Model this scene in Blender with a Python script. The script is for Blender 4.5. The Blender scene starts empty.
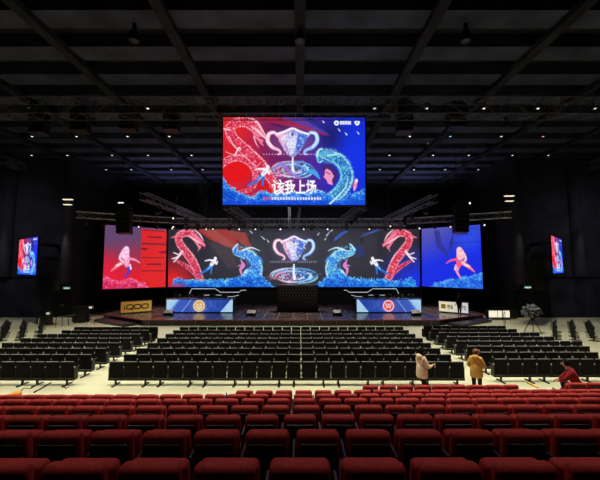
import bpy, bmesh, math, random
import numpy as np
from mathutils import Vector, Matrix, Euler
random.seed(7); RNG = np.random.default_rng(11)
S = bpy.context.scene; C = S.collection
F = 340.0; HOR = 27.3; CZ = 4.54
TH = math.atan(HOR / F)

def at(px, py, Y):
    """world point seen at photo pixel (px, py) standing at distance Y in front of the camera"""
    a, b = px - 300.0, 240.0 - py
    dy = F*math.cos(TH) - b*math.sin(TH); dz = F*math.sin(TH) + b*math.cos(TH)
    return Vector((a*Y/dy, Y, CZ + dz*Y/dy))

# ------------------------------------------------------------------ materials
def lin(c): return tuple(((v/12.92) if v <= .04045 else ((v+.055)/1.055)**2.4) for v in c)
MATS = {}
def mat(name, rgb, rough=.6, metal=0., noise=0., scale=8., emit=None, estr=0., spec=.5, alpha=1., bump=0., coat=0.):
    if name in MATS: return MATS[name]
    m = bpy.data.materials.new(name); m.use_nodes = True
    nt = m.node_tree; b = nt.nodes['Principled BSDF']
    b.inputs['Base Color'].default_value = (*rgb, 1); b.inputs['Roughness'].default_value = rough
    b.inputs['Metallic'].default_value = metal; b.inputs['Specular IOR Level'].default_value = spec
    b.inputs['Alpha'].default_value = alpha; b.inputs['Coat Weight'].default_value = coat
    if noise or bump:
        tc = nt.nodes.new('ShaderNodeTexCoord'); n = nt.nodes.new('ShaderNodeTexNoise')
        n.inputs['Scale'].default_value = scale; n.inputs['Detail'].default_value = 5
        nt.links.new(tc.outputs['Object'], n.inputs['Vector'])
        if noise:
            r = nt.nodes.new('ShaderNodeMapRange'); r.inputs[1].default_value = .3; r.inputs[2].default_value = .7
            r.inputs[3].default_value = 1-noise; r.inputs[4].default_value = 1+noise
            mx = nt.nodes.new('ShaderNodeVectorMath'); mx.operation = 'SCALE'; mx.inputs[0].default_value = rgb
            nt.links.new(n.outputs['Fac'], r.inputs[0]); nt.links.new(r.outputs[0], mx.inputs['Scale'])
            nt.links.new(mx.outputs[0], b.inputs['Base Color'])
        if bump:
            bp = nt.nodes.new('ShaderNodeBump'); bp.inputs['Strength'].default_value = bump
            nt.links.new(n.outputs['Fac'], bp.inputs['Height']); nt.links.new(bp.outputs[0], b.inputs['Normal'])
    if emit:
        b.inputs['Emission Color'].default_value = (*emit, 1); b.inputs['Emission Strength'].default_value = estr
    MATS[name] = m; return m

M_BLACK = mat('black_plastic', (.006, .006, .0065), .42, noise=.2, scale=20)
M_SHELL = mat('black_seat_fabric', (.0042, .0038, .0045), .85, noise=.3, scale=40, spec=.2)
M_TRIM = mat('grey_edge_trim', (.16, .155, .14), .5)
M_ARM = mat('light_armrest', (.5, .5, .46), .5)
M_STEEL = mat('dark_steel', (.007, .007, .007), .5, metal=.2)
M_RED = mat('red_velvet', (.36, .022, .018), .75, noise=.22, scale=25, spec=.25)
M_REDBACK = mat('black_back_shell', (.012, .006, .006), .5, noise=.2)
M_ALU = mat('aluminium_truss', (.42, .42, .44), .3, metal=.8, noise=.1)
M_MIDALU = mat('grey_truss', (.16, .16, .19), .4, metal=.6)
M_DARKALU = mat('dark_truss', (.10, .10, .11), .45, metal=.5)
M_FLOOR = mat('cream_floor', (.52, .505, .33), .55, noise=.1, scale=.6, spec=.3)
M_CEIL = mat('ceiling_black', (.022, .022, .028), .9, noise=.3, scale=1.2, spec=.1)
M_DUCT = mat('ceiling_baffle', (.042, .046, .072), .85, noise=.35, scale=.7, spec=.15)
M_WALL = mat('black_drape', (.03, .028, .036), .9, noise=.35, scale=.7, spec=.12)
M_PANEL = mat('black_panel', (.007, .007, .008), .8, spec=.15)
M_TIER = mat('tier_carpet', (.05, .018, .018), .95, noise=.3, scale=12, spec=.1)
M_WHITE = mat('white_plastic', (.75, .75, .72), .45)
M_CREAM = mat('cream_jacket', (.78, .62, .42), .9, noise=.15, scale=9, spec=.1)
M_TAN = mat('tan_jacket', (.6, .35, .09), .9, noise=.18, scale=9, spec=.1)
M_MAROON = mat('maroon_jacket', (.22, .015, .018), .9, noise=.2, scale=9, spec=.1)
M_DKCOAT = mat('black_coat', (.006, .006, .008), .9, spec=.1)
M_TROU = mat('dark_brown_trousers', (.02, .012, .01), .9, spec=.1)
M_JEAN = mat('navy_jeans', (.012, .018, .05), .9, spec=.1)
M_SKIN = mat('skin', (.48, .26, .17), .6)
M_HAIR = mat('black_hair', (.008, .006, .006), .9, spec=.1)
M_HAIR2 = mat('auburn_hair', (.17, .05, .012), .6, noise=.2, scale=30)
M_EYE = mat('eye', (.03, .02, .02), .2)

# ------------------------------------------------------------------ builders
def link(o, parent=None):
    C.objects.link(o)
    if parent is not None: o.parent = parent
    return o
def tag(o, label=None, cat=None, group=None, kind=None):
    if label: o['label'] = label
    if cat: o['category'] = cat
    if group: o['group'] = group
    if kind: o['kind'] = kind
    return o
def thing(name, label, cat, loc=(0, 0, 0), rz=0., group=None):
    o = bpy.data.objects.new(name, None); C.objects.link(o); o.empty_display_size = .2
    o.location = loc; o.rotation_euler = (0, 0, rz); return tag(o, label, cat, group)
class MB:
    def __init__(s): s.bm = bmesh.new()
    def _fin(s, verts, bev, seg=2):
        if bev:
            es = list({e for v in verts for e in v.link_edges})
            bmesh.ops.bevel(s.bm, geom=es, offset=bev, segments=seg, affect='EDGES', profile=.5)
    def box(s, lo, hi, bev=0., rot=None, seg=2):
        lo, hi = Vector(lo), Vector(hi); c = (lo+hi)/2; d = hi-lo
        M = Matrix.Translation(c)
        if rot is not None: M = M @ Euler(rot).to_matrix().to_4x4()
        M = M @ Matrix.Diagonal((*d, 1))
        v = bmesh.ops.create_cube(s.bm, size=1, matrix=M)['verts']; s._fin(v, bev, seg); return s
    def tube(s, pts, r, n=6, r2=None, cap=True):
        pts = [Vector(p) for p in pts]; rings = []
        for i, p in enumerate(pts):
            d = (pts[min(i+1, len(pts)-1)] - pts[max(i-1, 0)]).normalized()
            u = d.cross(Vector((0, 0, 1)));  u = d.cross(Vector((0, 1, 0))) if u.length < .05 else u
            u.normalize(); w = d.cross(u)
            rr = r if r2 is None else r + (r2-r)*i/(len(pts)-1)
            rings.append([s.bm.verts.new(p + rr*(math.cos(a)*u + math.sin(a)*w)) for a in [2*math.pi*k/n for k in range(n)]])
        for a, b in zip(rings, rings[1:]):
            for k in range(n): s.bm.faces.new((a[k], a[(k+1) % n], b[(k+1) % n], b[k]))
        if cap: s.bm.faces.new(rings[0][::-1]); s.bm.faces.new(rings[-1])
        return s
    def ball(s, c, r, u=12, v=8, sc=(1, 1, 1)):
        M = Matrix.Translation(Vector(c)) @ Matrix.Diagonal((*sc, 1))
        bmesh.ops.create_uvsphere(s.bm, u_segments=u, v_segments=v, radius=r, matrix=M); return s
    def lathe(s, prof, c=(0, 0, 0), n=16):
        rings = [[s.bm.verts.new((c[0]+r*math.cos(2*math.pi*k/n), c[1]+r*math.sin(2*math.pi*k/n), c[2]+z)) for k in range(n)] for r, z in prof]
        for a, b in zip(rings, rings[1:]):
            for k in range(n): s.bm.faces.new((a[k], a[(k+1) % n], b[(k+1) % n], b[k]))
        s.bm.faces.new(rings[0][::-1]); s.bm.faces.new(rings[-1]); return s
    def prism(s, pts, z0, z1):
        lo = [s.bm.verts.new((x, y, z0)) for x, y in pts]; hi = [s.bm.verts.new((x, y, z1)) for x, y in pts]
        n = len(pts); s.bm.faces.new(lo[::-1]); s.bm.faces.new(hi)
        for k in range(n): s.bm.faces.new((lo[k], lo[(k+1) % n], hi[(k+1) % n], hi[k]))
        return s
    def build(s, name, m, parent=None, smooth=False, xf=None):
        bmesh.ops.recalc_face_normals(s.bm, faces=s.bm.faces)
        me = bpy.data.meshes.new(name)
        if xf is not None: s.bm.transform(xf)
        s.bm.to_mesh(me); s.bm.free(); me.materials.append(m)
        if smooth:
            for p in me.polygons: p.use_smooth = True
        return link(bpy.data.objects.new(name, me), parent)
def struct(o): o['kind'] = 'structure'; return o
def kid(o, nm): return [c for c in o.children if c.name.startswith(nm)][0]
def copy_tree(o, parent=None):
    c = o.copy(); C.objects.link(c); c.parent = parent
    for ch in list(o.children): copy_tree(ch, c)
    return c
ORD = ['', 'first', 'second', 'third', 'fourth', 'fifth', 'sixth', 'seventh', 'eighth', 'ninth', 'tenth', 'eleventh', 'twelfth', 'thirteenth',
       'fourteenth', 'fifteenth', 'sixteenth', 'seventeenth', 'eighteenth', 'nineteenth', 'twentieth', 'twenty-first', 'twenty-second',
       'twenty-third', 'twenty-fourth', 'twenty-fifth', 'twenty-sixth', 'twenty-seventh', 'twenty-eighth', 'twenty-ninth', 'thirtieth', 'thirty-first','thirty-second']

# ------------------------------------------------------------------ painted LED pictures (computed pixel by pixel)
class Canvas:
    """small painter in photo-pixel units: x0,y0 = top-left corner, w,h = size, k = LED cells per unit"""
    def __init__(s, x0, y0, w, h, k=2., bg=(0, 0, 0)):
        s.x0, s.y0, s.w, s.h, s.k = x0, y0, w, h, k
        s.W, s.H = int(w*k), int(h*k)
        s.a = np.zeros((s.H, s.W, 3)) + np.array(bg)/255.
        s.X, s.Y = np.meshgrid(x0 + (np.arange(s.W)+.5)/k, y0 + (np.arange(s.H)+.5)/k)
    def put(s, m, col):
        col = np.array(col, float)/255. if not (isinstance(col, np.ndarray) and col.ndim == 3) else col
        s.a = s.a*(1-m[..., None]) + col*m[..., None]
    def noise(s, cell, seed=0, o=2):
        r = np.random.default_rng(seed); out = np.zeros((s.H, s.W)); amp = 1.; tot = 0
        for _ in range(o):
            gh, gw = int(s.h/cell)+3, int(s.w/cell)+3; g = r.random((gh, gw))
            fx, fy = (s.X-s.x0)/cell, (s.Y-s.y0)/cell
            ix, iy = fx.astype(int), fy.astype(int); tx, ty = fx-ix, fy-iy
            tx, ty = tx*tx*(3-2*tx), ty*ty*(3-2*ty)
            v = (g[iy, ix]*(1-tx)+g[iy, ix+1]*tx)*(1-ty)+(g[iy+1, ix]*(1-tx)+g[iy+1, ix+1]*tx)*ty
            out += v*amp; tot += amp; amp *= .6; cell = max(cell*.5, .5)
        return out/tot
    def blob(s, cx, cy, rx, ry, col, a=1., soft=1.):
        d = np.sqrt(((s.X-cx)/rx)**2+((s.Y-cy)/ry)**2)
        s.put(np.clip((1-d)/max(soft, 1e-3), 0, 1)*a, col)
    def ell(s, cx, cy, rx, ry, col, a=1.):
        d = (np.sqrt(((s.X-cx)/rx)**2+((s.Y-cy)/ry)**2)-1)*min(rx, ry)
        s.put(np.clip(.5-d*s.k, 0, 1)*a, col)
    def polym(s, pts):
        m = np.zeros((s.H, s.W)); n = len(pts)
        for ox in (-.25, .25):
            for oy in (-.25, .25):
                X, Y = s.X+ox/s.k, s.Y+oy/s.k; ins = np.zeros((s.H, s.W), bool)
                for i in range(n):
                    (x1, y1), (x2, y2) = pts[i], pts[(i+1) % n]
                    if y1 == y2: continue
                    ins ^= ((y1 > Y) != (y2 > Y)) & (X < (x2-x1)*(Y-y1)/(y2-y1)+x1)
                m += ins*.25
        return m
    def poly(s, pts, col, a=1.): s.put(s.polym(pts)*a, col)
    def grad(s, pts, c1, c2, p1, p2, a=1.):
        m = s.polym(pts)*a; d = np.array(p2, float)-np.array(p1, float)
        t = np.clip(((s.X-p1[0])*d[0]+(s.Y-p1[1])*d[1])/(d@d), 0, 1)[..., None]
        s.put(m, np.array(c1)/255.*(1-t)+np.array(c2)/255.*t)
    def field(s, pts, w):
        """distance field of a smooth varying-width path: mask, along, across"""
        P = []
        pts = [(x, y, w[i] if isinstance(w, (list, tuple)) else w) for i, (x, y) in enumerate(pts)]
        q = [np.array(p, float) for p in pts]
        if len(q) > 2:
            q = [2*q[0]-q[1]]+q+[2*q[-1]-q[-2]]
            for i in range(1, len(q)-2):
                for t in np.linspace(0, 1, 6, endpoint=False):
                    P.append(.5*(2*q[i]+(q[i+1]-q[i-1])*t+(2*q[i-1]-5*q[i]+4*q[i+1]-q[i+2])*t*t+(3*q[i]-q[i-1]-3*q[i+1]+q[i+2])*t**3))
            P.append(q[-2])
        else: P = q
        best = np.full((s.H, s.W), 1e9); T = np.zeros((s.H, s.W)); A = np.zeros((s.H, s.W)); L = 0.
        for a, b in zip(P, P[1:]):
            d = b[:2]-a[:2]; l = math.hypot(*d)+1e-9
            t = np.clip(((s.X-a[0])*d[0]+(s.Y-a[1])*d[1])/l**2, 0, 1)
            dx, dy = s.X-a[0]-d[0]*t, s.Y-a[1]-d[1]*t; r = np.maximum(a[2]+(b[2]-a[2])*t, .05)
            D = np.hypot(dx, dy)-r; sel = D < best
            best = np.where(sel, D, best); T = np.where(sel, L+t*l, T)
            A = np.where(sel, np.sign(d[0]*dy-d[1]*dx)*np.hypot(dx, dy)/r, A); L += l
        return np.clip(.5-best*s.k, 0, 1), T, A
    def line(s, pts, w, col, a=1.): s.put(s.field(pts, w)[0]*a, col)
    def scaly(s, pts, w, dark, mid, light, seed=1):
        m, t, a = s.field(pts, w); n = s.noise(1.1, seed)
        v = .5+.5*np.sin(t*2.2+2.5*np.abs(a)+7*n); v = .22*v+.78*n+.3*np.clip((np.abs(a)-.6)*3, 0, 1)-.05
        v = np.clip((v-.25)*1.7, 0, 1)[..., None]
        dark, mid, light = [np.array(c)/255. for c in (dark, mid, light)]
        s.put(m, np.where(v < .5, dark+(mid-dark)*v*2, mid+(light-mid)*(v*2-1)))
    def waves(s, xs, ys, base, cols, seed=3):
        top = np.interp(s.X, xs, ys)+(s.noise(4, seed)-.5)*3.5+1.2-((s.X*.31+3*s.noise(9, seed+5)) % 1)*2.2; d = s.Y-top
        m = np.clip(d*s.k+.5, 0, 1); n = s.noise(1.0, seed+1); n2 = s.noise(3.5, seed+2)
        v = np.clip((n*.8+n2*.5-.38-np.clip(d, 0, 12)*.022+.25*np.exp(-np.clip(d, 0, 9)/1.2))*1.7, 0, 1); st = .5+.5*np.sin((s.X*1.0-s.Y*1.9)+9*n2); v = np.clip(v*.8+st*.25, 0, 1)[..., None]
        c = [np.array(x)/255. for x in cols]
        s.put(m, np.where(v < .5, c[0]+(c[1]-c[0])*v*2, c[1]+(c[2]-c[1])*(v*2-1)))
    def text(s, body, cx, cy, h, col, w=None, a=1., rot=False, bold=0.):
        cu = bpy.data.curves.new('lettering', 'FONT'); cu.body = body; cu.offset = bold
        o = bpy.data.objects.new('lettering', cu); C.objects.link(o)
        dg = bpy.context.evaluated_depsgraph_get(); me = bpy.data.meshes.new_from_object(o.evaluated_get(dg))
        V = np.array([v.co[:2] for v in me.vertices]); me.calc_loop_triangles()
        tri = [tuple(t.vertices) for t in me.loop_triangles]
        bpy.data.objects.remove(o); bpy.data.curves.remove(cu); bpy.data.meshes.remove(me)
        if not len(V): return
        lo, hi = V.min(0), V.max(0); sy = h/(hi[1]-lo[1]); sx = sy if w is None else w/(hi[0]-lo[0])
        x, y = (V[:, 0]-(lo[0]+hi[0])/2)*sx, -(V[:, 1]-(lo[1]+hi[1])/2)*sy
        if rot: x, y = -y, x
        x, y = x+cx, y+cy; m = np.zeros((s.H, s.W)); k = 3
        for t in tri:
            tx, ty = x[list(t)], y[list(t)]
            j0, j1 = max(int((tx.min()-s.x0)*s.k)-1, 0), min(int((tx.max()-s.x0)*s.k)+2, s.W)
            i0, i1 = max(int((ty.min()-s.y0)*s.k)-1, 0), min(int((ty.max()-s.y0)*s.k)+2, s.H)
            if j1 <= j0 or i1 <= i0: continue
            A = (tx[1]-tx[0])*(ty[2]-ty[0])-(tx[2]-tx[0])*(ty[1]-ty[0])
            if abs(A) < 1e-9: continue
            for ox in (-.33, 0, .33):
                for oy in (-.33, 0, .33):
                    X, Y = s.X[i0:i1, j0:j1]+ox/s.k, s.Y[i0:i1, j0:j1]+oy/s.k
                    e = [((tx[(q+1) % 3]-tx[q])*(Y-ty[q])-(X-tx[q])*(ty[(q+1) % 3]-ty[q]))*np.sign(A) >= 0 for q in range(3)]
                    m[i0:i1, j0:j1] += (e[0] & e[1] & e[2])/9.
        s.put(np.clip(m, 0, 1)*a, col)
    def spikes(s, pts, w, side, ln, col, seed=1, step=1.5):
        r = np.random.default_rng(seed); P = [np.array(p, float) for p in pts]
        P = [2*P[0]-P[1]]+P+[2*P[-1]-P[-2]]; Q = []
        for i in range(1, len(P)-2):
            for t in np.linspace(0, 1, 12, endpoint=False):
                Q.append(.5*(2*P[i]+(P[i+1]-P[i-1])*t+(2*P[i-1]-5*P[i]+4*P[i+1]-P[i+2])*t*t+(3*P[i]-P[i-1]-3*P[i+1]+P[i+2])*t**3))
        acc = 0.
        for a, b in zip(Q, Q[1:]):
            d = b-a; l = np.hypot(*d); acc += l
            if acc < step: continue
            acc = 0.; d /= l+1e-9; nrm = np.array((-d[1], d[0]))*side; e = a+nrm*w
            L = ln*(.6+.8*r.random()); tip = e+nrm*L-d*L*.9
            s.poly([tuple(e-d*.6-nrm*.6), tuple(e+d*.7-nrm*.6), tuple(tip)], col, .9)

def led_material(name, strength):
    m = bpy.data.materials.new(name); m.use_nodes = True; nt = m.node_tree; b = nt.nodes['Principled BSDF']
    v = nt.nodes.new('ShaderNodeAttribute'); v.attribute_name = 'led'
    b.inputs['Base Color'].default_value = (.01, .01, .01, 1); b.inputs['Roughness'].default_value = .6
    nt.links.new(v.outputs['Color'], b.inputs['Emission Color']); b.inputs['Emission Strength'].default_value = strength
    return m
def display(name, cv, corners, mtl, parent, gamma_gain=1.0):
    """grid of LED cells between four world corners (tl, tr, br, bl)"""
    tl, tr, br, bl = [np.array(c, float) for c in corners]
    H, W = cv.H, cv.W
    u, v = np.meshgrid(np.linspace(0, 1, W), np.linspace(0, 1, H)); u, v = u[..., None], v[..., None]
    P = ((tl*(1-u)+tr*u)*(1-v)+(bl*(1-u)+br*u)*v).reshape(-1, 3)
    i = np.arange((H-1)*(W-1)); r, c = i//(W-1), i % (W-1); q = r*W+c
    Fc = np.stack([q, q+W, q+W+1, q+1], 1)
    me = bpy.data.meshes.new(name); me.from_pydata(P.tolist(), [], Fc.tolist())
    a = np.clip(cv.a, 0, 1); a = np.where(a <= .04045, a/12.92, ((a+.055)/1.055)**2.4)*gamma_gain
    at_ = me.attributes.new('led', 'FLOAT_COLOR', 'POINT')
    at_.data.foreach_set('color', np.concatenate([a.reshape(-1, 3), np.ones((H*W, 1))], 1).astype(np.float32).ravel())
    me.materials.append(mtl); return link(bpy.data.objects.new(name, me), parent)

def trophy(c, cx, y0, y1, hw, big=1.):
    """two-handled cup on a swirling base, pinkish left and icy blue right"""
    h = y1-y0; f = lambda x, y: (cx+x*hw, y0+y*h)
    c.blob(cx, y0+h*.4, hw*1.25, h*.75, (170, 160, 225), .45, 1.)
    for sx, col in ((-1, (255, 190, 215)), (1, (150, 200, 255))):
        c.line([f(sx*.56, .2), f(sx*.7, .06), f(sx*.9, .12), f(sx*.95, .38), f(sx*.78, .62), f(sx*.52, .74), f(sx*.46, .86), f(sx*.56, .9)], [.05*hw, .06*hw, .075*hw, .08*hw, .07*hw, .05*hw, .045*hw, .03*hw], col)
        c.line([f(sx*.7, .06), f(sx*.9, .12), f(sx*.95, .38), f(sx*.78, .62)], .03*hw, (255, 255, 255), .7)
    bowl = [f(-.6, .12), f(-.3, .02), f(0, -.08), f(.3, .02), f(.6, .12), f(.5, .42), f(.28, .8), f(.1, .98), f(-.1, .98), f(-.28, .8), f(-.5, .42)]
    c.grad(bowl, (245, 170, 210), (70, 130, 235), f(-.45, .4), f(.5, .5))
    c.poly([f(-.42, .2), f(0, .05), f(.2, .2), f(.05, .9), f(-.1, .9), f(-.2, .6)], (225, 235, 250), .75)
    c.poly([f(.2, .1), f(.5, .2), f(.3, .7), f(.12, .85)], (40, 90, 210), .6)
    n = c.noise(1.2, 5); m = c.polym(bowl)
    c.put(m*np.clip((n-.55)*5, 0, 1)*.7, (255, 255, 255)); c.put(m*np.clip((.38-n)*6, 0, 1)*.5, (90, 70, 170))
    c.line([f(-.6, .12), f(-.3, .02), f(0, -.1), f(.3, .02), f(.6, .12)], .04*hw, (250, 240, 255))
    c.poly([f(-.06, .13), f(0, .03), f(.06, .13), f(0, .23)], (80, 90, 170))

def swirl_base(c, cx, cy, rx, ry):
    d = np.sqrt(((c.X-cx)/rx)**2+((c.Y-cy)/ry)**2); n = c.noise(1.4, 61); n2 = c.noise(4, 62)
    m = np.clip((1.05-d+(n2-.5)*.5)*4, 0, 1)*.9; tt = np.clip((c.X-cx)/rx*.8+.5+(n2-.5)*.8, 0, 1)[..., None]
    colr = (np.array((235, 110, 170))*(1-tt)+np.array((60, 150, 235))*tt)/255.; v = np.clip((n-.4)*3, 0, 1)[..., None]
    c.put(m, colr*(.55+.2*v)+v*.42)
    r = np.random.default_rng(4)
    for i in range(16):
        a0 = r.random()*6.28; rr = .35+.65*r.random(); col = [(250, 170, 210), (245, 235, 250), (130, 220, 245), (90, 160, 240)][i % 4]
        if math.cos(a0+.8) > .2: col = [(150, 225, 250), (225, 240, 255), (90, 170, 245), (60, 120, 230)][i % 4]
        c.line([(cx+math.cos(a0+t)*rx*rr, cy+math.sin(a0+t)*ry*rr) for t in (0, .4, .8, 1.2, 1.6)], [.2, .5, .8, .5, .2], col, .85)
    c.line([(cx, cy-ry*1.4), (cx-.4, cy-ry*.5), (cx+.5, cy+ry*.3)], [.8, 1.1, 1.8], (235, 240, 255))

def runner(c, hx, hy, s, d=1, white=(240, 240, 250), leg=(50, 110, 220)):
    g = lambda x, y: (hx+x*s*d, hy+y*s)
    c.line([g(-3.2, 5), g(-8, 10.5), g(-13.5, 13.5), g(-15.5, 14.5)], [1.5*s, 1.2*s, .8*s, .5*s], leg)
    c.line([g(-3.2, 5), g(-3.4, 9), g(-3.8, 14)], [1.5*s, 1.1*s, .7*s], leg); c.line([g(-4, 7), g(-7, 10)], .4*s, (150, 210, 250))
    c.line([g(-.5, 2), g(-3.4, 5.5)], [1.9*s, 1.6*s], white)
    c.line([g(-2, 1.6), g(-6, 1.2), g(-9.5, 2)], [1.1*s, .7*s, .5*s], white)
    c.line([g(0, 2.2), g(1.2, 5), g(2.4, 2.6)], [.8*s, .7*s, .6*s], white); c.ell(*g(.3, -.3), 1.5*s, 1.7*s, white)
    c.line([g(-1.5, 3), g(-3, 4.5)], .3*s, (120, 120, 170), .6)

# --- picture of the hanging screen (units: photo pixels)
def paint_hanging():
    c = Canvas(223, 117, 142.5, 88, 2.1, (60, 24, 90))
    c.grad([(223, 117), (366, 117), (366, 206), (223, 206)], (214, 32, 46), (20, 44, 200), (236, 150), (346, 150))
    c.blob(286, 138, 34, 40, (82, 26, 84), .9, .8); c.blob(232, 124, 26, 22, (226, 40, 40), .9, .9); c.blob(330, 136, 22, 22, (24, 30, 104), .9, .9)
    c.blob(356, 160, 24, 50, (20, 52, 235), .8, .8); c.blob(330, 155, 14, 9, (30, 110, 235), .7, 1)
    c.poly([(250, 117), (300, 117), (330, 137), (300, 128), (268, 122)], (170, 34, 70), .8)
    c.poly([(280, 117), (306, 117), (331, 136), (318, 131)], (80, 66, 180), .75)
    c.poly([(265, 121), (300, 131), (281, 127)], (60, 16, 50), .8); c.poly([(300, 117), (312, 117), (330, 134)], (36, 46, 130), .8)
    # red coil at the left with bright red fill
    c.ell(235, 172, 16, 11, (226, 22, 30)); c.poly([(254, 178), (266, 172), (278, 190), (262, 196)], (205, 24, 36))
    c.scaly([(221, 166), (229, 160), (240, 158), (251, 164), (256, 176), (252, 188), (240, 192)], [3, 3.4, 3.6, 3.4, 3, 2.4, 1.5], (180, 30, 60), (235, 80, 110), (255, 190, 205), 2)
    c.scaly([(281, 196), (272, 180), (262, 166), (252, 156), (241, 146), (233, 138), (230, 129), (236, 123), (246, 122), (254, 127), (261, 135)],
            [2, 4, 5.4, 5.6, 5.4, 5, 5, 5, 5.4, 5, 4], (190, 24, 56), (234, 66, 96), (255, 200, 214), 3)
    c.spikes([(281, 196), (272, 180), (262, 166), (252, 156), (241, 146), (233, 138), (230, 129), (236, 123), (246, 122)], 4.6, -1, 1.6, (240, 110, 140), 5)
    c.spikes([(281, 196), (272, 180), (262, 166), (252, 156), (243, 147)], 4.6, 1, 1.3, (255, 205, 215), 6)
    c.poly([(250, 124), (262, 131), (268, 139), (267, 143), (264, 140), (262, 144), (254, 137)], (244, 120, 150))
    c.ell(255, 130, 1, .8, (120, 10, 40)); c.line([(267, 141), (261, 138), (257, 137)], [.7, .7, .3], (90, 15, 50)); c.line([(252, 127), (259, 132), (266, 139)], [.4, .9, .4], (255, 215, 225))
    c.line([(258, 138), (261, 143), (264, 146)], [1.2, 1, .3], (244, 120, 150)); c.line([(254, 137), (256, 143), (259, 148)], [.8, .6, .2], (250, 170, 190))
    c.line([(252, 118), (258, 123), (266, 136)], [.4, .9, .4], (255, 205, 215)); c.line([(224, 129), (230, 130)], .8, (250, 190, 200))
    c.line([(229, 136), (234, 146), (240, 151)], .3, (255, 225, 225)); c.line([(235, 156), (239, 148), (241, 150)], [.8, .6, .4], (255, 235, 240))
    c.line([(226, 152), (234, 155), (247, 157)], .5, (255, 170, 190), .8)
    trophy(c, 292.5, 131, 157, 26); swirl_base(c, 293, 170, 22, 9)
    c.line([(272, 170), (282, 164), (290, 172), (300, 178)], [1, 2, 2, 1], (150, 120, 215), .8)
    # icy dragon on the right
    c.scaly([(320, 160), (319, 153), (327, 156), (336, 158), (344, 166), (347, 176), (343, 187), (334, 196), (320, 203)],
            [3, 3, 4, 5.5, 6, 6.5, 6.5, 6, 5], (24, 84, 170), (70, 170, 220), (190, 240, 235), 7)
    bd = [(321, 155), (327, 156), (336, 158), (344, 166), (347, 176), (343, 187), (334, 196), (320, 203)]
    c.spikes(bd, 5.6, 1, 2.2, (90, 190, 225), 8); c.spikes(bd, 5.6, -1, 2.4, (170, 235, 240), 9)
    for a_ in range(7): c.line([(318+a_*.6, 156-a_*.2), (321+a_*2.2, 149.5+a_*.7+(a_ % 2)*2), (328+a_*3, 151+a_*1.2)], [.7, .5, .2], (170, 230, 235) if a_ % 2 else (70, 160, 220), .85)
    c.poly([(322, 166), (330, 164), (338, 172), (336, 182), (331, 185), (324, 178)], (66, 40, 110)); c.poly([(325, 170), (327, 168.5), (331, 171), (334, 176), (332, 180), (333, 185), (328, 183.5), (326.5, 180), (323.5, 177), (325, 174)], (240, 150, 200)); c.line([(326, 172), (330, 174)], .4, (90, 40, 110))
    c.line([(317, 157), (319, 150), (322, 149)], .8, (190, 240, 235)); c.line([(328, 156), (338, 154), (346, 157)], [.9, .7, .3], (170, 235, 235))
    c.line([(345, 163), (352, 168), (347, 172)], .5, (60, 130, 240)); c.line([(306, 172), (314, 172), (320, 179)], [1, 2.5, .5], (70, 160, 235))
    c.waves([223, 228, 240, 252, 262, 272, 300, 318, 330, 340, 350, 366], [176, 184, 192, 197, 190, 193, 191, 190, 194, 200, 193, 188], None,
            [(14, 60, 190), (40, 130, 235), (170, 225, 250)], 21)
    c.put(np.clip((c.Y-199)/5, 0, 1)*.7, (16, 60, 225))
    runner(c, 267.5, 167.5, 1.25); c.line([(330, 203), (338, 196), (346, 186), (348, 176)], [.9, .7, .5, .3], (200, 240, 250))
    c.line([(356, 180), (355, 186), (354, 190)], [1.2, 1.6, .7], (250, 170, 190)); c.ell(356.5, 180.5, 1.4, 2, (255, 225, 215)); c.line([(351, 185), (356, 185)], .5, (240, 80, 110))
    W_ = (255, 255, 255)
    for st in ([(274, 180.5), (275.4, 182.5)], [(272.6, 185), (275, 185), (275, 192.6), (277, 190.6)], [(280, 180), (281, 181.8)], [(277, 183.4), (284.2, 183.4)],
               [(281.4, 183.6), (278.4, 187), (281.6, 187)], [(283.6, 185.6), (280, 189.6), (276.8, 191.6)], [(283.8, 188.6), (280, 192.4), (277, 193.8)], [(280.8, 190.2), (284, 193.8)]): c.line(st, .78, W_)
    c.text('我上场', 300.6, 187, 14.4, W_, w=31.5, bold=.03)
    for i in range(21): c.poly([(263.5+i*2.8, 196.8), (265.4+i*2.8, 196.8), (265.4+i*2.8, 199.4), (263.5+i*2.8, 199.4)], (245, 235, 250) if i > 2 else (235, 90, 120), .92)
    for i in range(9):
        c.ell(264+i*2.9, 154.4, .5, .5, (250, 220, 235)); c.ell(300+i*2.3, 154.4, .5, .5, (225, 225, 255))
    c.ell(336.6, 122.7, 2.5, 2.6, (245, 250, 255)); c.ell(336.6, 122.9, 1.1, .8, (60, 90, 210)); c.poly([(340, 120.9), (351, 120.9), (351, 124.5), (340, 124.5)], (240, 245, 255), .92)
    for i in range(4): c.line([(342.6+i*2.3, 121.2), (342.6+i*2.3, 124.3)], .18, (90, 110, 220))
    c.poly([(354.4, 121.4), (356, 120.4), (357.3, 121), (358.6, 120.4), (360, 121.4), (359.5, 123.8), (357.3, 125.6), (355, 123.8)], (245, 250, 255)); c.ell(357.3, 122.6, .9, .7, (70, 90, 220))
    for x, y in ((323, 121), (339, 129.5), (346, 133.5), (358, 132.5)): c.line([(x-.8, y-1.1), (x+.9, y+1.3)], [.3, .6], (210, 235, 255))
    n = c.noise(1, 9); c.a = np.clip(c.a*(.94+.12*n[..., None]), 0, 1)
    return c

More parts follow.
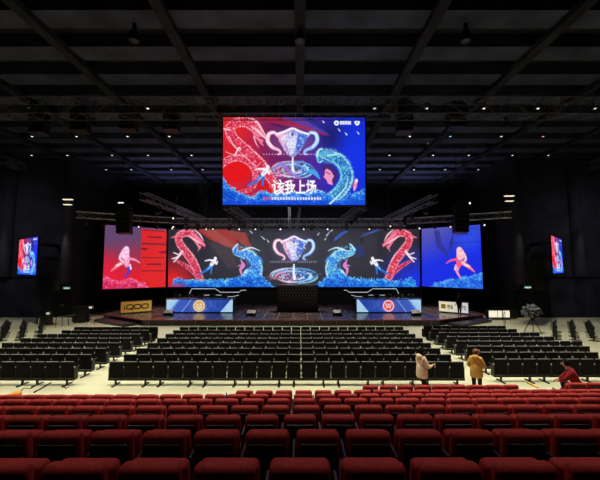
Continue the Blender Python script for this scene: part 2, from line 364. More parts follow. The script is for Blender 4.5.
def paint_main():
    c = Canvas(168, 229, 252.5, 58, 2.0, (40, 36, 46))
    c.blob(294, 258, 130, 60, (50, 52, 66), .9, .8); c.blob(172, 284, 34, 34, (225, 30, 34), 1, .8); c.blob(418, 284, 46, 42, (22, 44, 225), 1, .8)
    c.poly([(196, 229), (222, 229), (236, 240), (244, 252), (228, 247), (210, 240)], (190, 52, 48), .8)
    c.poly([(222, 229), (246, 233), (254, 252), (240, 243)], (214, 70, 58), .6); c.poly([(200, 229), (215, 229), (240, 250), (226, 248)], (160, 110, 110), .35)
    c.poly([(205, 240), (232, 248), (238, 268), (228, 268), (216, 252)], (74, 60, 66), .7)
    for p in (((343, 232), (352, 229), (334, 242), (335, 238)), ((362, 236), (376, 230), (384, 229), (360, 238))): c.poly(p, (50, 100, 200), .8)
    c.poly([(355, 248), (362, 244), (366, 256), (356, 258)], (26, 50, 120), .7)
    for mir in (0, 1):
        X = (lambda p: p) if not mir else (lambda p: [(588.5-x, y) for x, y in p])
        seed = 30+mir*7
        c.scaly(X([(177, 261), (186, 266), (194, 272), (199, 279)]), [1.2, 2, 2.4, 2], (150, 26, 60), (214, 60, 96), (250, 170, 190), seed)
        c.scaly(X([(201, 281), (197, 270), (192, 260), (185, 251), (180, 244), (179, 237), (184, 233.5), (191, 234), (197, 240)]),
                [2.6, 3.6, 4.2, 4, 3.6, 3.6, 3.6, 4, 3], (170, 26, 60) if not mir else (190, 30, 50), (228, 70, 104), (255, 190, 205), seed+1)
        c.poly(X([(190, 231), (200, 238), (205.5, 245), (205, 249), (202, 246), (200, 250), (195, 243)]), (246, 120, 150))
        c.line(X([(194, 229.5), (200, 235), (203.5, 241)]), [.4, .8, .3], (255, 200, 215)); c.line(X([(171, 238), (178, 236)]), [.4, 1.3], (240, 110, 140))
        c.line(X([(182, 252), (178, 257), (172, 259)]), [1.6, 1, .5], (250, 220, 230)); c.line(X([(179, 255), (174, 253)]), .6, (250, 220, 230)); c.line(X([(179, 257), (174, 262)]), .6, (250, 220, 230))
        hp_ = [(201, 281), (197, 270), (192, 260), (185, 251), (180, 244), (179, 237), (184, 233.5), (191, 234)]
        sg = 1 if not mir else -1
        c.spikes(X(hp_), 3.7, -sg, 1.2, (240, 120, 150), 5); c.spikes(X(hp_[:5]), 3.6, sg, 1., (255, 200, 210), 6)
        cb_ = [(240, 254), (248, 255), (254, 263), (254, 272), (246, 283)]
        c.spikes(X(cb_), 6.4, -sg, 2., (120, 205, 250), 8); c.spikes(X(cb_[:4]), 5.5, sg, 1.2, (120, 205, 250), 9)
        c.ell(*X([(193.5, 238)])[0], .7, .6, (110, 10, 40)); c.line(X([(205, 248), (200, 245), (196.5, 244)]), [.5, .5, .2], (60, 20, 40))
        c.line(X([(189, 236), (195, 240), (201, 244)]), [.3, .6, .3], (255, 215, 225)); c.line(X([(197, 243), (199, 248), (198, 252)]), [.7, .5, .2], (240, 130, 160))
        # blue creature
        c.scaly(X([(237, 247), (235.5, 252), (240, 254), (248, 255), (254, 263), (254, 272), (246, 283)]), [1.6, 2.6, 3.4, 5.4, 7, 8.5, 8], (24, 84, 205), (80, 170, 240) if not mir else (100, 195, 225), (205, 242, 250), seed+2)
        c.poly(X([(240, 262), (246, 258), (252, 266), (246, 270)]), (40, 30, 80), .7); c.line(X([(241.5, 261), (243.5, 265.5), (241, 269), (241.5, 274)]), [.6, 1.9, 1.5, .9], (215, 130, 200)); c.line(X([(238.5, 266), (241, 265)]), .4, (235, 170, 220))
        c.line(X([(233, 250), (236, 246), (238, 244.5)]), .8, (170, 230, 250)); c.line(X([(244, 250), (252, 248), (260, 251)]), [1, .7, .3], (200, 235, 250))
        c.line(X([(255, 262), (259, 258), (263, 262)]), [1.4, 1.4, .5], (50, 140, 235))
        xs, ys = [168, 173, 178, 184, 200, 225, 240, 252, 262, 276], [300, 280, 277, 280, 279.5, 279, 275.5, 273, 276, 288]
        if mir: xs, ys = [588.5-x for x in xs[::-1]], ys[::-1]
        full = c.a.copy(); c.waves(xs, ys, None, [(10, 60, 190), (30, 130, 230), (140, 220, 250)], seed+4)
        keep = (c.X < 294.2) if not mir else (c.X >= 294.2); c.a = np.where(keep[..., None], c.a, full)
        runner(c, 215.2 if not mir else 373.3, 259, 1.05, 1 if not mir else -1, leg=(40, 110, 200))
    c.blob(176, 287, 16, 6, (200, 40, 90), .8, .8)
    trophy(c, 294.3, 239, 262, 20.5); swirl_base(c, 294.3, 276, 25, 8)
    for i in range(22):
        if 10 < i < 13: continue
        c.line([(271+i*2.15, 261.3), (271+i*2.15, 262.6)], .3, (205, 205, 225), .8)
    for x, y, dx, dy in ((251, 232, 1.2, 1.2), (263, 238, 1.8, 1.6), (268, 241, 1, 1.4), (329, 233.5, -2, 2.6), (333, 230, -1, 1.2), (319, 234, -.8, 1.2), (326, 239, -.7, 1), (305, 248, .6, .6)):
        c.line([(x-dx, y-dy), (x+dx, y+dy)], [.2, .5], (220, 235, 255), .95)
    n = c.noise(1, 19); c.a = np.clip(c.a*(.94+.12*n[..., None]), 0, 1)
    return c

def figure(c, x, y, d=1, hair=(255, 200, 235), body=(250, 150, 190)):
    g = lambda a, b: (x+a*d, y+b)
    c.line([g(-1, 6), g(-7, 9), g(-14, 15)], [1.6, 1.9, .6], (250, 120, 140)); c.line([g(-5, 8), g(-9, 10)], 1, (255, 220, 210))
    c.line([g(2, 10), g(3, 15), g(0, 21)], [2, 1.4, .8], (70, 60, 200) if d > 0 else (240, 150, 190)); c.line([g(4, 9), g(5, 13)], 1, (250, 200, 235))
    c.line([g(1, 1), g(1, 9)], [2.6, 2.4], body); c.line([g(3, 3), g(9, 4), g(14, 7)], [1.3, 1, .5], body)
    c.ell(*g(-1, -2), 4, 6, hair); c.ell(*g(0, -6), 3, 3.4, hair); c.line([g(-5, -2), g(-6, 3), g(-3, 6)], 1.2, hair)
    m = c.polym([g(-7, -9), g(6, -9), g(6, 10), g(-7, 10)]); n = c.noise(1, 3)
    sel = (c.a.sum(2) > 1.9); c.put(m*sel*np.clip((n-.5)*5, 0, 1)*.5, (255, 255, 255)); c.put(m*sel*np.clip((.42-n)*6, 0, 1)*.4, (200, 60, 140))

def paint_left_wing():
    c = Canvas(103, 226, 64, 62, 2.1, (100, 62, 100))
    c.grad([(103, 226), (168, 226), (168, 289), (103, 289)], (98, 70, 110), (226, 28, 44), (120, 238), (126, 278))
    c.blob(104, 276, 26, 30, (232, 26, 60), .9, .8)
    c.poly([(139.5, 228), (168, 228), (168, 289), (139.5, 289)], (222, 38, 42))
    # three block letters lying on their side, dark cut-outs on red
    dk = (110, 30, 40)
    for y0, y1 in ((229, 242.4), (257, 270.6)):
        c.line([(141, y0), (164.5, y0)], .5, dk, .9); c.line([(141, y1), (166, y1)], .5, dk, .9); c.line([(146, (y0+y1)/2), (160.5, (y0+y1)/2)], [.7, 1.0], dk, .9)
    c.poly([(139.5, 242.8), (166, 242.8), (166, 243.8), (139.5, 243.8)], (90, 50, 60)); c.poly([(139.5, 247.5), (147, 247.5), (144, 249.8), (139.5, 249)], dk)
    c.poly([(166.5, 249.6), (157, 251), (160, 252.2), (166.5, 252)], dk)
    figure(c, 124.5, 255.5, 1)
    c.waves([103, 106, 118, 130, 145, 160, 168], [274, 276, 281, 278, 283, 300, 300], None, [(190, 20, 70), (228, 60, 110), (250, 150, 190)], 41)
    n = c.noise(1, 29); c.a = np.clip(c.a*(.95+.1*n[..., None]), 0, 1); return c
def paint_right_wing():
    c = Canvas(421, 226, 62, 62, 2.1, (30, 50, 225))
    c.grad([(421, 226), (484, 226), (484, 289), (421, 289)], (84, 84, 178), (22, 44, 226), (430, 232), (440, 262))
    c.blob(470, 236, 20, 22, (44, 80, 235), .8, .8)
    c.poly([(435, 229), (441, 229), (443, 242), (450, 253), (452, 240), (456, 232), (455, 246), (448, 256), (438, 246)], (44, 46, 130), .75)
    dk = (26, 40, 150)
    for y in (242.5, 229.5): c.line([(453, y), (480, y)], .35, dk, .8)
    c.line([(458, 235), (474, 235)], .5, dk, .8)
    figure(c, 461.5, 256.5, -1, (255, 190, 200), (250, 90, 130))
    c.waves([421, 434, 450, 462, 475, 484], [300, 284, 280, 277, 275, 272], None, [(24, 70, 210), (50, 130, 235), (120, 195, 250)], 51)
    n = c.noise(1, 39); c.a = np.clip(c.a*(.95+.1*n[..., None]), 0, 1); return c

def paint_desk(red):
    c = Canvas(0, 0, 68, 13.5, 3.4, (60, 92, 190))
    c.grad([(0, 0), (68, 0), (68, 14), (0, 14)], (70, 104, 205), (40, 70, 168), (0, 0), (60, 14))
    c.poly([(0, 0), (12, 0), (2, 13.5), (0, 13.5)], (176, 216, 246)); c.poly([(68, 0), (66, 0), (55, 13.5), (68, 13.5)], (176, 216, 246))
    c.poly([(12, 0), (14, 0), (4, 13.5), (2, 13.5)], (120, 160, 230)); c.poly([(25, 0), (26, 0), (16, 13.5), (15, 13.5)], (160, 190, 250), .8)
    c.poly([(26, 0), (32, 0), (28, 13.5), (17, 13.5)], (62, 80, 170), .6); n = c.noise(5, 2); c.put(np.clip((n-.55)*3, 0, 1)*.35, (110, 150, 235))
    if red: c.a = c.a[:, ::-1].copy()
    ring, inn = ((255, 205, 215), (226, 70, 90)) if red else ((238, 214, 170), (220, 178, 110))
    c.blob(33.5, 6.7, 8.5, 8.5, (235, 60, 110) if red else (235, 190, 120), .6, .6)
    c.ell(33.5, 6.7, 6, 6.1, ring); c.ell(33.5, 6.7, 4.6, 4.7, inn)
    if red:
        c.line([(30.7, 4.4), (32, 9), (33.5, 6), (35, 9), (36.3, 4.4)], .5, (255, 215, 210)); c.line([(32, 5), (35, 5)], .5, (255, 215, 210))
    else:
        c.line([(30.8, 7.5), (33.5, 9.8), (36.2, 7.5)], .55, (250, 240, 215)); c.ell(31.8, 5.4, .9, 1, (250, 240, 215)); c.ell(35.2, 5.4, .9, 1, (250, 240, 215)); c.ell(33.5, 7.2, .7, .6, (250, 240, 215))
    return c

LED = led_material('led_screen_picture', 1.0)
def screen_thing(name, label, cv, tlp, trp, brp, blp, depth=.3, lip=.06, frame='cabinet', back=Vector((0, 1, 0)), mtl=LED):
    """screen with a dark cabinet behind the picture; corners in world space"""
    cs = [Vector(p) for p in (tlp, trp, brp, blp)]; cen = sum(cs, Vector())/4
    root = thing(name, label, 'screen', (cen.x, cen.y, min(p.z for p in cs)))
    o = root.location; loc = [p-o for p in cs]; cl = sum(loc, Vector())/4
    out = [cl+(p-cl)*(1+lip/(p-cl).length*1.4) for p in loc]
    b = back.normalized(); mb = MB()
    fr = [mb.bm.verts.new(p+b*.03) for p in out]; bk = [mb.bm.verts.new(p+b*(depth)) for p in out]
    mb.bm.faces.new(fr); mb.bm.faces.new(bk[::-1])
    for k in range(4): mb.bm.faces.new((fr[k], fr[(k+1) % 4], bk[(k+1) % 4], bk[k]))
    mb.build(frame, M_PANEL, root)
    display('display', cv, loc, mtl, root); return root

# ================================================================== SETTING
XC = -.6
FL = MB().box((-36, -6, -.2), (36, 46, 0)).build('floor', M_FLOOR); struct(FL)
CEIL = CZ+10.0
struct(MB().box((-36, -6, CEIL+.9), (36, 46, CEIL+1.1)).build('ceiling', M_CEIL))
WY = 31.3; WL, WR = -20.7, 19.4
struct(MB().box((-36, WY, 0), (WL, WY+.3, CEIL+.9)).build('wall_left_front', M_WALL))
struct(MB().box((WR, WY, 0), (36, WY+.3, CEIL+.9)).build('wall_right_front', M_WALL))
struct(MB().box((WL-.3, WY+.3, 0), (WL, 45, CEIL+.9)).build('wall_left_stage', M_WALL))
struct(MB().box((WR, WY+.3, 0), (WR+.3, 45, CEIL+.9)).build('wall_right_stage', M_WALL))
struct(MB().box((WL-.3, 45, 0), (WR+.3, 45.3, CEIL+.9)).build('wall_back', M_WALL))
struct(MB().box((-36, -6, 0), (-35.7, WY, CEIL+.9)).build('wall_left', M_WALL))
struct(MB().box((35.7, -6, 0), (36, WY, CEIL+.9)).build('wall_right', M_WALL))
struct(MB().box((-36, -6.3, 0), (36, -6, CEIL+.9)).build('wall_rear', M_WALL))
# wall panel relief: ledge lines and half-round pilasters
n_trim = 1
for x0, x1 in ((-35.7, -22.9), (21.6, 35.7)):
    struct(MB().box((x0, WY-.1, 3.55), (x1, WY, 3.67)).build('trim_%d' % n_trim, M_PANEL)); n_trim += 1
for px in (8, 69, 516, 576):
    x = at(px, 240, WY).x
    struct(MB().lathe([(.55, 0), (.55, CEIL)], (x, WY, 3.7 if abs(x) > 22.5 else 3.0), 20).build('trim_%d' % n_trim, M_WALL, smooth=False)); n_trim += 1
# doors below the exit signs
for k, (p0, p1, pt) in enumerate(((51.5, 79, 291), (508.5, 551, 291))):
    a, b = at(p0, 318, WY), at(p1, 318, WY); zt = at(60, pt, WY).z
    a.x = max(a.x, -35); b.x = min(b.x, WR+4) if k else min(b.x, WL-.05); a.x = max(a.x, WR+.05) if k else a.x
    d = struct(MB().box((a.x, WY-.06, 0), (b.x, WY, zt)).build('door_%d' % (k+1), M_PANEL))
    mid = (a.x+b.x)/2
    MB().box((mid-.02, WY-.075, 0), (mid+.02, WY-.06, zt)).build('door_gap', M_BLACK, d)
    for s_ in (-1, 1): MB().box((mid+s_*.12-.03, WY-.12, .95), (mid+s_*.12+.03, WY-.06, 1.2), .01).build('door_handle', M_ALU, d)

# transverse ceiling baffles and the long girders that cross them
for k, y in enumerate(np.arange(6.0, 44.5, 2.27)):
    tag(MB().box((-35.6, y, CEIL+.25), (35.6, y+1.05, CEIL+.88)).build('trim_%d' % n_trim, M_DUCT), kind='structure'); n_trim += 1
for x in np.arange(-33.0, 34, 5.5):
    struct(MB().box((x-.22, -5.9, CEIL-.02), (x+.22, 44.9, CEIL+.24)).build('trim_%d' % n_trim, M_CEIL)); n_trim += 1

# ------------------------------------------------------------------ stage
SZ = .47
def stage_mat():
    m = bpy.data.materials.new('stage_floor'); m.use_nodes = True; nt = m.node_tree; b = nt.nodes['Principled BSDF']
    tc = nt.nodes.new('ShaderNodeTexCoord'); br = nt.nodes.new('ShaderNodeTexBrick'); br.offset = 0
    br.inputs['Color1'].default_value = (.085, .06, .055, 1); br.inputs['Color2'].default_value = (.07, .05, .048, 1); br.inputs['Mortar'].default_value = (.3, .26, .24, 1)
    br.inputs['Scale'].default_value = 1; br.inputs['Brick Width'].default_value = 1.2; br.inputs['Row Height'].default_value = 2.4
    br.inputs['Mortar Size'].default_value = .025
    nt.links.new(tc.outputs['Object'], br.inputs['Vector']); nt.links.new(br.outputs['Color'], b.inputs['Base Color'])
    n = nt.nodes.new('ShaderNodeTexNoise'); n.inputs['Scale'].default_value = 1.5; r = nt.nodes.new('ShaderNodeMapRange')
    r.inputs[3].default_value = .12; r.inputs[4].default_value = .36
    nt.links.new(tc.outputs['Object'], n.inputs['Vector']); nt.links.new(n.outputs['Fac'], r.inputs[0]); nt.links.new(r.outputs[0], b.inputs['Roughness'])
    b.inputs['Specular IOR Level'].default_value = .6; return m
M_STAGE = stage_mat(); M_FACE = mat('stage_fascia', (.03, .024, .03), .35, noise=.2, scale=2)
M_EDGE = mat('stage_red_edge', (.22, .02, .025), .4, emit=(.5, .03, .05), estr=.12)
SF = 26.9
foot = [(XC-16.7, 44.8), (XC-16.7, 30.2), (XC-11.7, SF), (XC+11.5, SF), (XC+16.7, 30.2), (XC+16.7, 44.8)]
st = thing('stage', 'wide low stage with glossy tiled deck in front of the main screens', 'stage', (XC, 30, 0)); o = st.location
rel = [(x-o.x, y-o.y) for x, y in foot]
MB().prism(rel, SZ-.06, SZ).build('deck', M_STAGE, st)
MB().prism([(x*.997, y if y > 5 else y+.06) for x, y in rel], 0, SZ-.06).build('fascia', M_FACE, st)
e = MB().tube([(x, y, SZ-.03) for x, y in rel[1:5]], .035, 6); e.build('edge_strip', M_EDGE, st)
for k in range(13):
    x = -11.2+k*1.83
    if x < 11.3: MB().box((x-.02, SF-o.y-.02, .02), (x+.02, SF-o.y+.07, SZ-.07)).build('fascia_joint', M_TRIM, st)
# lower step at the left and right corners of the stage
for s_, side in ((-1, 'left'), (1, 'right')):
    q = [(XC+s_*16.6, 30.0), (XC+s_*12.2, 27.1), (XC+s_*12.9, 26.4), (XC+s_*16.6, 28.8)]
    stp = MB().prism(q, 0, .2).build('stage_step', M_FACE)
    tag(stp, 'low dark step along the angled %s front corner of the stage' % side, 'step')

# back wall skirt of the screens
tag(MB().box((-13.9, 37.4, SZ), (13.0, 37.9, 2.9)).build('stage_backdrop', M_PANEL), 'black backdrop skirt standing under the wide main screen', 'backdrop')

# ------------------------------------------------------------------ screens
HC = paint_hanging()
Yh = 19.5
hs = screen_thing('hanging_screen', 'large hanging screen with red dragon, silver trophy and white Chinese lettering', HC,
                  at(223.3, 117.3, Yh), at(365, 117.6, Yh), at(365.3, 205, Yh), at(222.6, 204.8, Yh), .35)
MC = paint_main()
screen_thing('main_stage_screen', 'wide curved-off main stage screen with trophy between mirrored dragons', MC,
             at(168.3, 229, 37), at(419.5, 229, 37), at(420, 287, 37), at(168, 287, 37), .3)
bpy.data.objects['main_stage_screen']['label'] = 'wide main stage screen with trophy between mirrored blue and pink dragons'
screen_thing('wing_screen', 'angled screen left of the stage, red with pink figure and sideways block letters', paint_left_wing(),
             at(105.3, 224.8, 33.5), at(166.5, 229, 37), at(165.5, 287, 37), at(102.6, 289.2, 33.5), .3, back=Vector((-.35, 1, 0)))
screen_thing('wing_screen', 'angled screen right of the stage, blue with a pink figure over waves', paint_right_wing(),
             at(421.7, 228.8, 37), at(480, 224.6, 33.5), at(483, 289, 33.5), at(422, 286.3, 37), .3, back=Vector((.35, 1, 0)))
def small_side(label, p_in, Yi, p_out, Yo, yt_i, yb_i, mir):
    sc = .82; Yi, Yo = Yi*sc, Yo*sc
    ti, bi = at(p_in, yt_i, Yi), at(p_in, yb_i, Yi); to = at(p_out, 240, Yo)
    to = Vector((to.x, Yo, ti.z)); bo = Vector((to.x, Yo, bi.z)); bi.x = ti.x
    c = Canvas(223, 117, 142.5, 88, .9); k = 2.1/.9
    yy = np.clip((np.arange(c.H)*k).astype(int), 0, HC.H-3); xx = np.clip((np.arange(c.W)*k).astype(int), 0, HC.W-3)
    c.a = (HC.a[yy][:, xx]+HC.a[yy+1][:, xx+1]+HC.a[yy+2][:, xx+2])/3; c.a = np.clip(c.a*1.15, 0, 1)
    if mir: cs = (ti, to, bo, bi)
    else: cs = (to, ti, bi, bo)
    d = (to-ti); d.z = 0; nrm = Vector((d.y, -d.x, 0)).normalized()
    if nrm.y < 0: nrm = -nrm
    return screen_thing('side_screen', label, c, *cs, .15, back=nrm, lip=.04)
s1 = small_side('small bright screen hung on the dark wall at far left', 38, 32, 19.5, 36, 236.5, 275, False)
s2 = small_side('small bright screen hung on the dark wall at far right', 551, 32, 561.5, 36.6, 235.5, 273.5, True)
for s_ in (s1, s2):   # bracket back to the wall
    MB().box((-.1, .1, 1.2), (.1, WY-s_.location.y, 1.5)).build('wall_bracket', M_STEEL, s_)
    MB().box((-.1, .1, 2.4), (.1, WY-s_.location.y, 2.7)).build('wall_bracket', M_STEEL, s_)
# rigging of the hanging screen up to the ceiling
hz = at(300, 117.3, Yh).z-hs.location.z
for x in (-4.6, -1.6, 1.6, 4.6):
    MB().tube([(x, .2, hz), (x, .2, CEIL+.9-hs.location.z)], .02, 5).build('rigging_cable', M_STEEL, hs)
MB().box((-5.7, .05, hz), (5.7, .3, hz+.12)).build('rigging_bar', M_STEEL, hs)

# legs of the wing screens / supports
for r_ in [o for o in C.objects if o.name.startswith('wing_screen')]:
    w = 11 if r_.name.startswith('main') else 2.6
    for x in (-w, w):
        gz = SZ
        yoff = .25 if w > 5 else .3+(.0)
        sx = 1 if r_.location.x > 0 else -1
        yy = yoff if w > 5 else .25 + (-x*.5*sx if True else 0)
        MB().box((x-.08, yy, gz-r_.location.z), (x+.08, yy+.16, .3)).build('support_post', M_STEEL, r_)

# ------------------------------------------------------------------ exit signs
M_EXIT = mat('exit_green', (.02, .3, .15), .5, emit=(.25, .7, .45), estr=.28)
M_EXITW = mat('exit_white', (.8, .9, .85), .5, emit=(.75, 1., .85), estr=.9)
for px, py, side in ((67, 288, 'left'), (527.5, 287.3, 'right')):
    p = at(px, py, WY-.12)
    t = thing('exit_sign', 'small green lit exit sign above the dark doorway on the %s wall' % side, 'sign', (p.x, p.y, p.z-.14))
    MB().box((-.36, -.04, .02), (.36, .12, .26), .02).build('housing', M_STEEL, t)
    MB().box((-.33, -.055, .04), (.33, -.04, .24)).build('lit_face', M_EXIT, t)
    m = MB().ball((-.02, -.06, .2), .025, 8, 6).tube([(-.02, -.06, .17), (0, -.06, .11)], .02).tube([(0, -.06, .11), (.06, -.06, .06)], .014).tube([(0, -.06, .11), (-.07, -.06, .06)], .014)
    m.box((.12, -.062, .1), (.24, -.056, .16)).box((-.24, -.062, .1), (-.12, -.056, .16)); m.build('running_figure_symbol', M_EXITW, t)

# ------------------------------------------------------------------ trusses
def truss(label, p0, p1, w=.5, mt=M_ALU, n=None, r=.026):
    p0, p1 = Vector(p0), Vector(p1); L = (p1-p0).length; n = n or max(3, int(L/w/1.0))
    t = thing('lighting_truss', label, 'truss', tuple(p0)); d = (p1-p0).normalized(); t.rotation_mode = 'XYZ'
    up = Vector((0, 0, 1)); s = d.cross(up); s = Vector((1, 0, 0)) if s.length < .1 else s.normalized(); u = s.cross(d)
    co = [s*(a*w/2)+u*(b*w/2) for a, b in ((-1, -1), (1, -1), (1, 1), (-1, 1))]
    for c_ in co: MB().tube([c_, c_+d*L], r, 6).build('chord', mt, t)
    m = MB(); st_ = L/n
    for i in range(n):
        for k in range(4):
            a, b = co[k], co[(k+1) % 4]
            if i % 2: a, b = b, a
            m.tube([a+d*st_*i, b+d*st_*(i+1)], r*.55, 4, cap=False)
            m.tube([co[k]+d*st_*i, co[(k+1) % 4]+d*st_*i], r*.5, 4, cap=False)
    m.build('lattice_bracing', mt, t)
    if abs(d.z) < .5:
        for f in (.08, .92): MB().tube([d*L*f+u*w*.4, Vector(((d*L*f).x, (d*L*f).y, CEIL+.9-p0.z))], .012, 5).build('hoist_cable', M_STEEL, t)
    else:
        MB().tube([d*L, Vector(((d*L).x, (d*L).y, CEIL+.9-p0.z))], .012, 5).build('hoist_cable', M_STEEL, t)
    return t
zt = 9.25
truss('long silver truss crossing above the wide main stage screen', (-11.5, 34.8, zt), (10.6, 34.8, zt), .55)
truss('silver truss angled forward above the red wing screen at left', (-11.9, 34.6, zt), (-20.1, 30.2, zt), .55)
truss('silver truss angled forward above the blue wing screen at right', (11.0, 34.6, zt), (19.0, 30.2, zt), .55)
truss('second silver truss behind, above the main screen top edge', (-12.5, 36.6, 8.85), (11.5, 36.6, 8.85), .4)
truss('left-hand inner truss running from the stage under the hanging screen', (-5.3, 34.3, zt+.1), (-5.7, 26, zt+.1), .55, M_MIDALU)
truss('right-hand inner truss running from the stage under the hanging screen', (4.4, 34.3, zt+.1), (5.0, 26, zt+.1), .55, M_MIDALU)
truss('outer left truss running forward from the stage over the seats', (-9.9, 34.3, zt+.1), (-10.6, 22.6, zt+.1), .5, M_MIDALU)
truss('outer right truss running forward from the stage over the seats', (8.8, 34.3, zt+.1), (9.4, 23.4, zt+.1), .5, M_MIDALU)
truss('left one of two short upright trusses under the hanging screen', at(290, 228, 34.2), at(289, 207, 34.2), .22, n=8, r=.02)
truss('right one of two short upright trusses under the hanging screen', at(297, 228, 34.2), at(300, 207, 34.2), .22, n=8, r=.02)
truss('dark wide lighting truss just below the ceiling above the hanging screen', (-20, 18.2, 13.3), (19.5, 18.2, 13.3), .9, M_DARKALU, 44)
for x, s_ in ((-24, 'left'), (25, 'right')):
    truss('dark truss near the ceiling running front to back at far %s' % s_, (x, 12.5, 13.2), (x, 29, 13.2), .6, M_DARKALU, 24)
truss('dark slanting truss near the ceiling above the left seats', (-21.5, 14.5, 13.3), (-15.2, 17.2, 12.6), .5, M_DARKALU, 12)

# moving-head lamps hung under trusses
M_LENS = mat('warm_lens', (.8, .7, .5), .3, emit=(1, .86, .6), estr=1.0)
M_LENSC = mat('cool_lens', (.8, .8, .8), .3, emit=(.9, .95, 1), estr=1.4)
M_LENSO = mat('dark_lens', (.05, .05, .06), .1)
def head_mesh():
    t = thing('stage_light', 'x', 'stage light')
    MB().box((-.16, -.12, -.1), (.16, .12, .0), .02).build('base', M_BLACK, t)
    MB().box((-.2, -.04, -.45), (-.16, .04, -.08)).build('yoke_arm', M_BLACK, t); MB().box((.16, -.04, -.45), (.2, .04, -.08)).build('yoke_arm', M_BLACK, t)
    b = MB().lathe([(.08, -.22), (.14, -.16), (.14, .1), (.16, .2), (.155, .22)], (0, 0, 0), 12)
    h = b.build('lamp_head', M_BLACK, t, smooth=True); h.location = (0, 0, -.42); h.rotation_euler = (math.radians(115), 0, 0)
    l = MB().lathe([(.085, 0), (.08, .015), (.03, .03)], (0, 0, .215), 12).build('lens', M_LENS, h); return t
hp = head_mesh(); first = True
spots = [(207, 34.8, 'w'), (213, 34.8, 'w'), (255, 34.8, 'w'), (262, 34.8, 'd'), (280, 34.8, 'c'), (304, 34.8, 'w'), (312, 34.8, 'd'), (328, 34.8, 'c'), (347, 34.8, 'd'), (369, 34.8, 'w'), (385, 34.8, 'd'),
         (188, 34.8, 'd'), (198, 34.8, 'd'), (400, 34.8, 'd'), (230, 34.8, 'd'), (240, 34.8, 'c')]
heads = [(at(px, 222, Y).x, Y, zt-.32, k) for px, Y, k in spots]
for i in range(6):
    f = i/5.; heads.append((-12.8-6.6*f, 34.1-3.55*f, zt-.32, 'wdcwdd'[i])); heads.append((12.0+6.2*f, 34.05-3.4*f, zt-.32, 'wdwdcd'[i]))
for i in range(4):
    heads.append((-10-.15*i, 33-2.7*i, zt-.22, 'ddwd'[i])); heads.append((8.85+.15*i, 33-2.7*i, zt-.22, 'wddd'[i]))
    heads.append((-5.35-.1*i, 32.5-1.9*i, zt-.24, 'dddd'[i])); heads.append((4.5+.1*i, 32.5-1.9*i, zt-.24, 'dddd'[i]))
heads.sort(key=lambda h: h[0])
cl = kid(kid(hp, 'lamp_head'), 'lens').data; cdat = {'w': cl}
for k, m in (('c', M_LENSC), ('d', M_LENSO)):
    dd = cl.copy(); dd.materials.clear(); dd.materials.append(m); cdat[k] = dd
nh = len(heads)
for i, (x, y, z, k) in enumerate(heads):
    o = hp if i == 0 else copy_tree(hp)
    o.location = (x, y, z); o.rotation_euler = (0, 0, random.uniform(-.4, .4))
    for ch in o.children:
        for g in ch.children: g.data = cdat[k]
    q = {'w': 'warm glowing', 'c': 'white glowing', 'd': 'unlit black'}[k]
    j = i+1; pl = '%s from the left end' % ORD[j] if j <= 22 else '%s from the right end' % ORD[nh-i]
    tag(o, '%s stage light hung under the stage trusses, %s' % (q, pl), 'stage light', 'moving stage lights under the trusses')

# ------------------------------------------------------------------ line-array speakers
def line_array(label, x, y, ztop, n, w=1.05, hh=.33, curve=.05, face=0.):
    t = thing('line_array_speaker', label, 'speaker', (x, y, ztop-n*hh), face)
    a = 0.; yy = 0.; z = n*hh
    for i in range(n):
        z -= hh; a = curve*i*.6; yy += math.sin(a)*hh
        MB().box((-w/2, -.3+yy*.8, z+.012), (w/2, .32+yy*.8, z+hh-.012), .02, rot=(-a, 0, 0)).build('speaker_box', M_BLACK, t)
    MB().box((-w/2+.1, -.25, n*hh), (w/2-.1, .3, n*hh+.1), .02).build('fly_bar', M_STEEL, t)
    for s_ in (-.3, .3): MB().tube([(s_, 0, n*hh+.05), (s_, 0, CEIL+.9-(ztop-n*hh))], .018, 5).build('rigging_cable', M_STEEL, t)
    return t
p = at(124.5, 205, 28); line_array('black speaker column hung in front of the red wing screen', p.x, 28, p.z, 7, 1.15, .345)
p = at(460.5, 202, 28); line_array('black speaker column hung in front of the blue wing screen', p.x, 28, p.z, 7, 1.15, .37)
for px, py, Y, n, lb in ((40, 110, 20, 5, 'dim black speaker column near the ceiling, far left one'), (81, 108, 20, 5, 'dim black speaker column near the ceiling, second from left'),
                         (129, 112, 20.5, 4, 'dim black speaker column near the ceiling, third from left'), (172, 113, 21, 4, 'dim black speaker column near the ceiling, left of the hanging screen'),
                         (404, 104, 20, 6, 'dim black speaker column near the ceiling, right of the hanging screen'), (455, 105, 20.5, 5, 'dim black speaker column near the ceiling, far right one')):
    p = at(px, py, Y); line_array(lb, p.x, Y, p.z, n, .95, .3)

# ------------------------------------------------------------------ ceiling downlights
M_DL = mat('downlight_lens', (.8, .8, .75), .3, emit=(1, .93, .82), estr=1.1)
M_DLB = mat('blue_lens', (.3, .5, .9), .3, emit=(.15, .5, 1), estr=1.5)
M_DLR = mat('pink_lens', (.9, .5, .5), .3, emit=(1, .3, .3), estr=1.)
t = thing('ceiling_downlight', 'x', 'ceiling light')
MB().lathe([(.17, 0), (.19, .02), (.19, .3), (.1, .34), (.1, .92)], (0, 0, 0), 12).build('housing', M_BLACK, t)
dl = MB().ball((0, 0, 0), .075, 10, 6, (1, 1, .5)).build('lens', M_DL, t)
rows = [(20.7, [-24.1, -20.6, -17, -13.4, -9.6, 4.7, 8.0, 11.6, 15.0, 18.6, 22.4]), (25.3, [-20.5, -17.1, -13.2, -10.0, 8.4, 11.5, 15.4, 18.6]),
        (29.7, [-24.0, -20.8, -16.8, -13.6, -9.7, 8.0, 11.9, 15.1, 19.0, 22.2]), (34.2, [-19.9, -17.3, -13.2, -10, 8.2, 11.7, 14.9, 18.3])]
fi = True
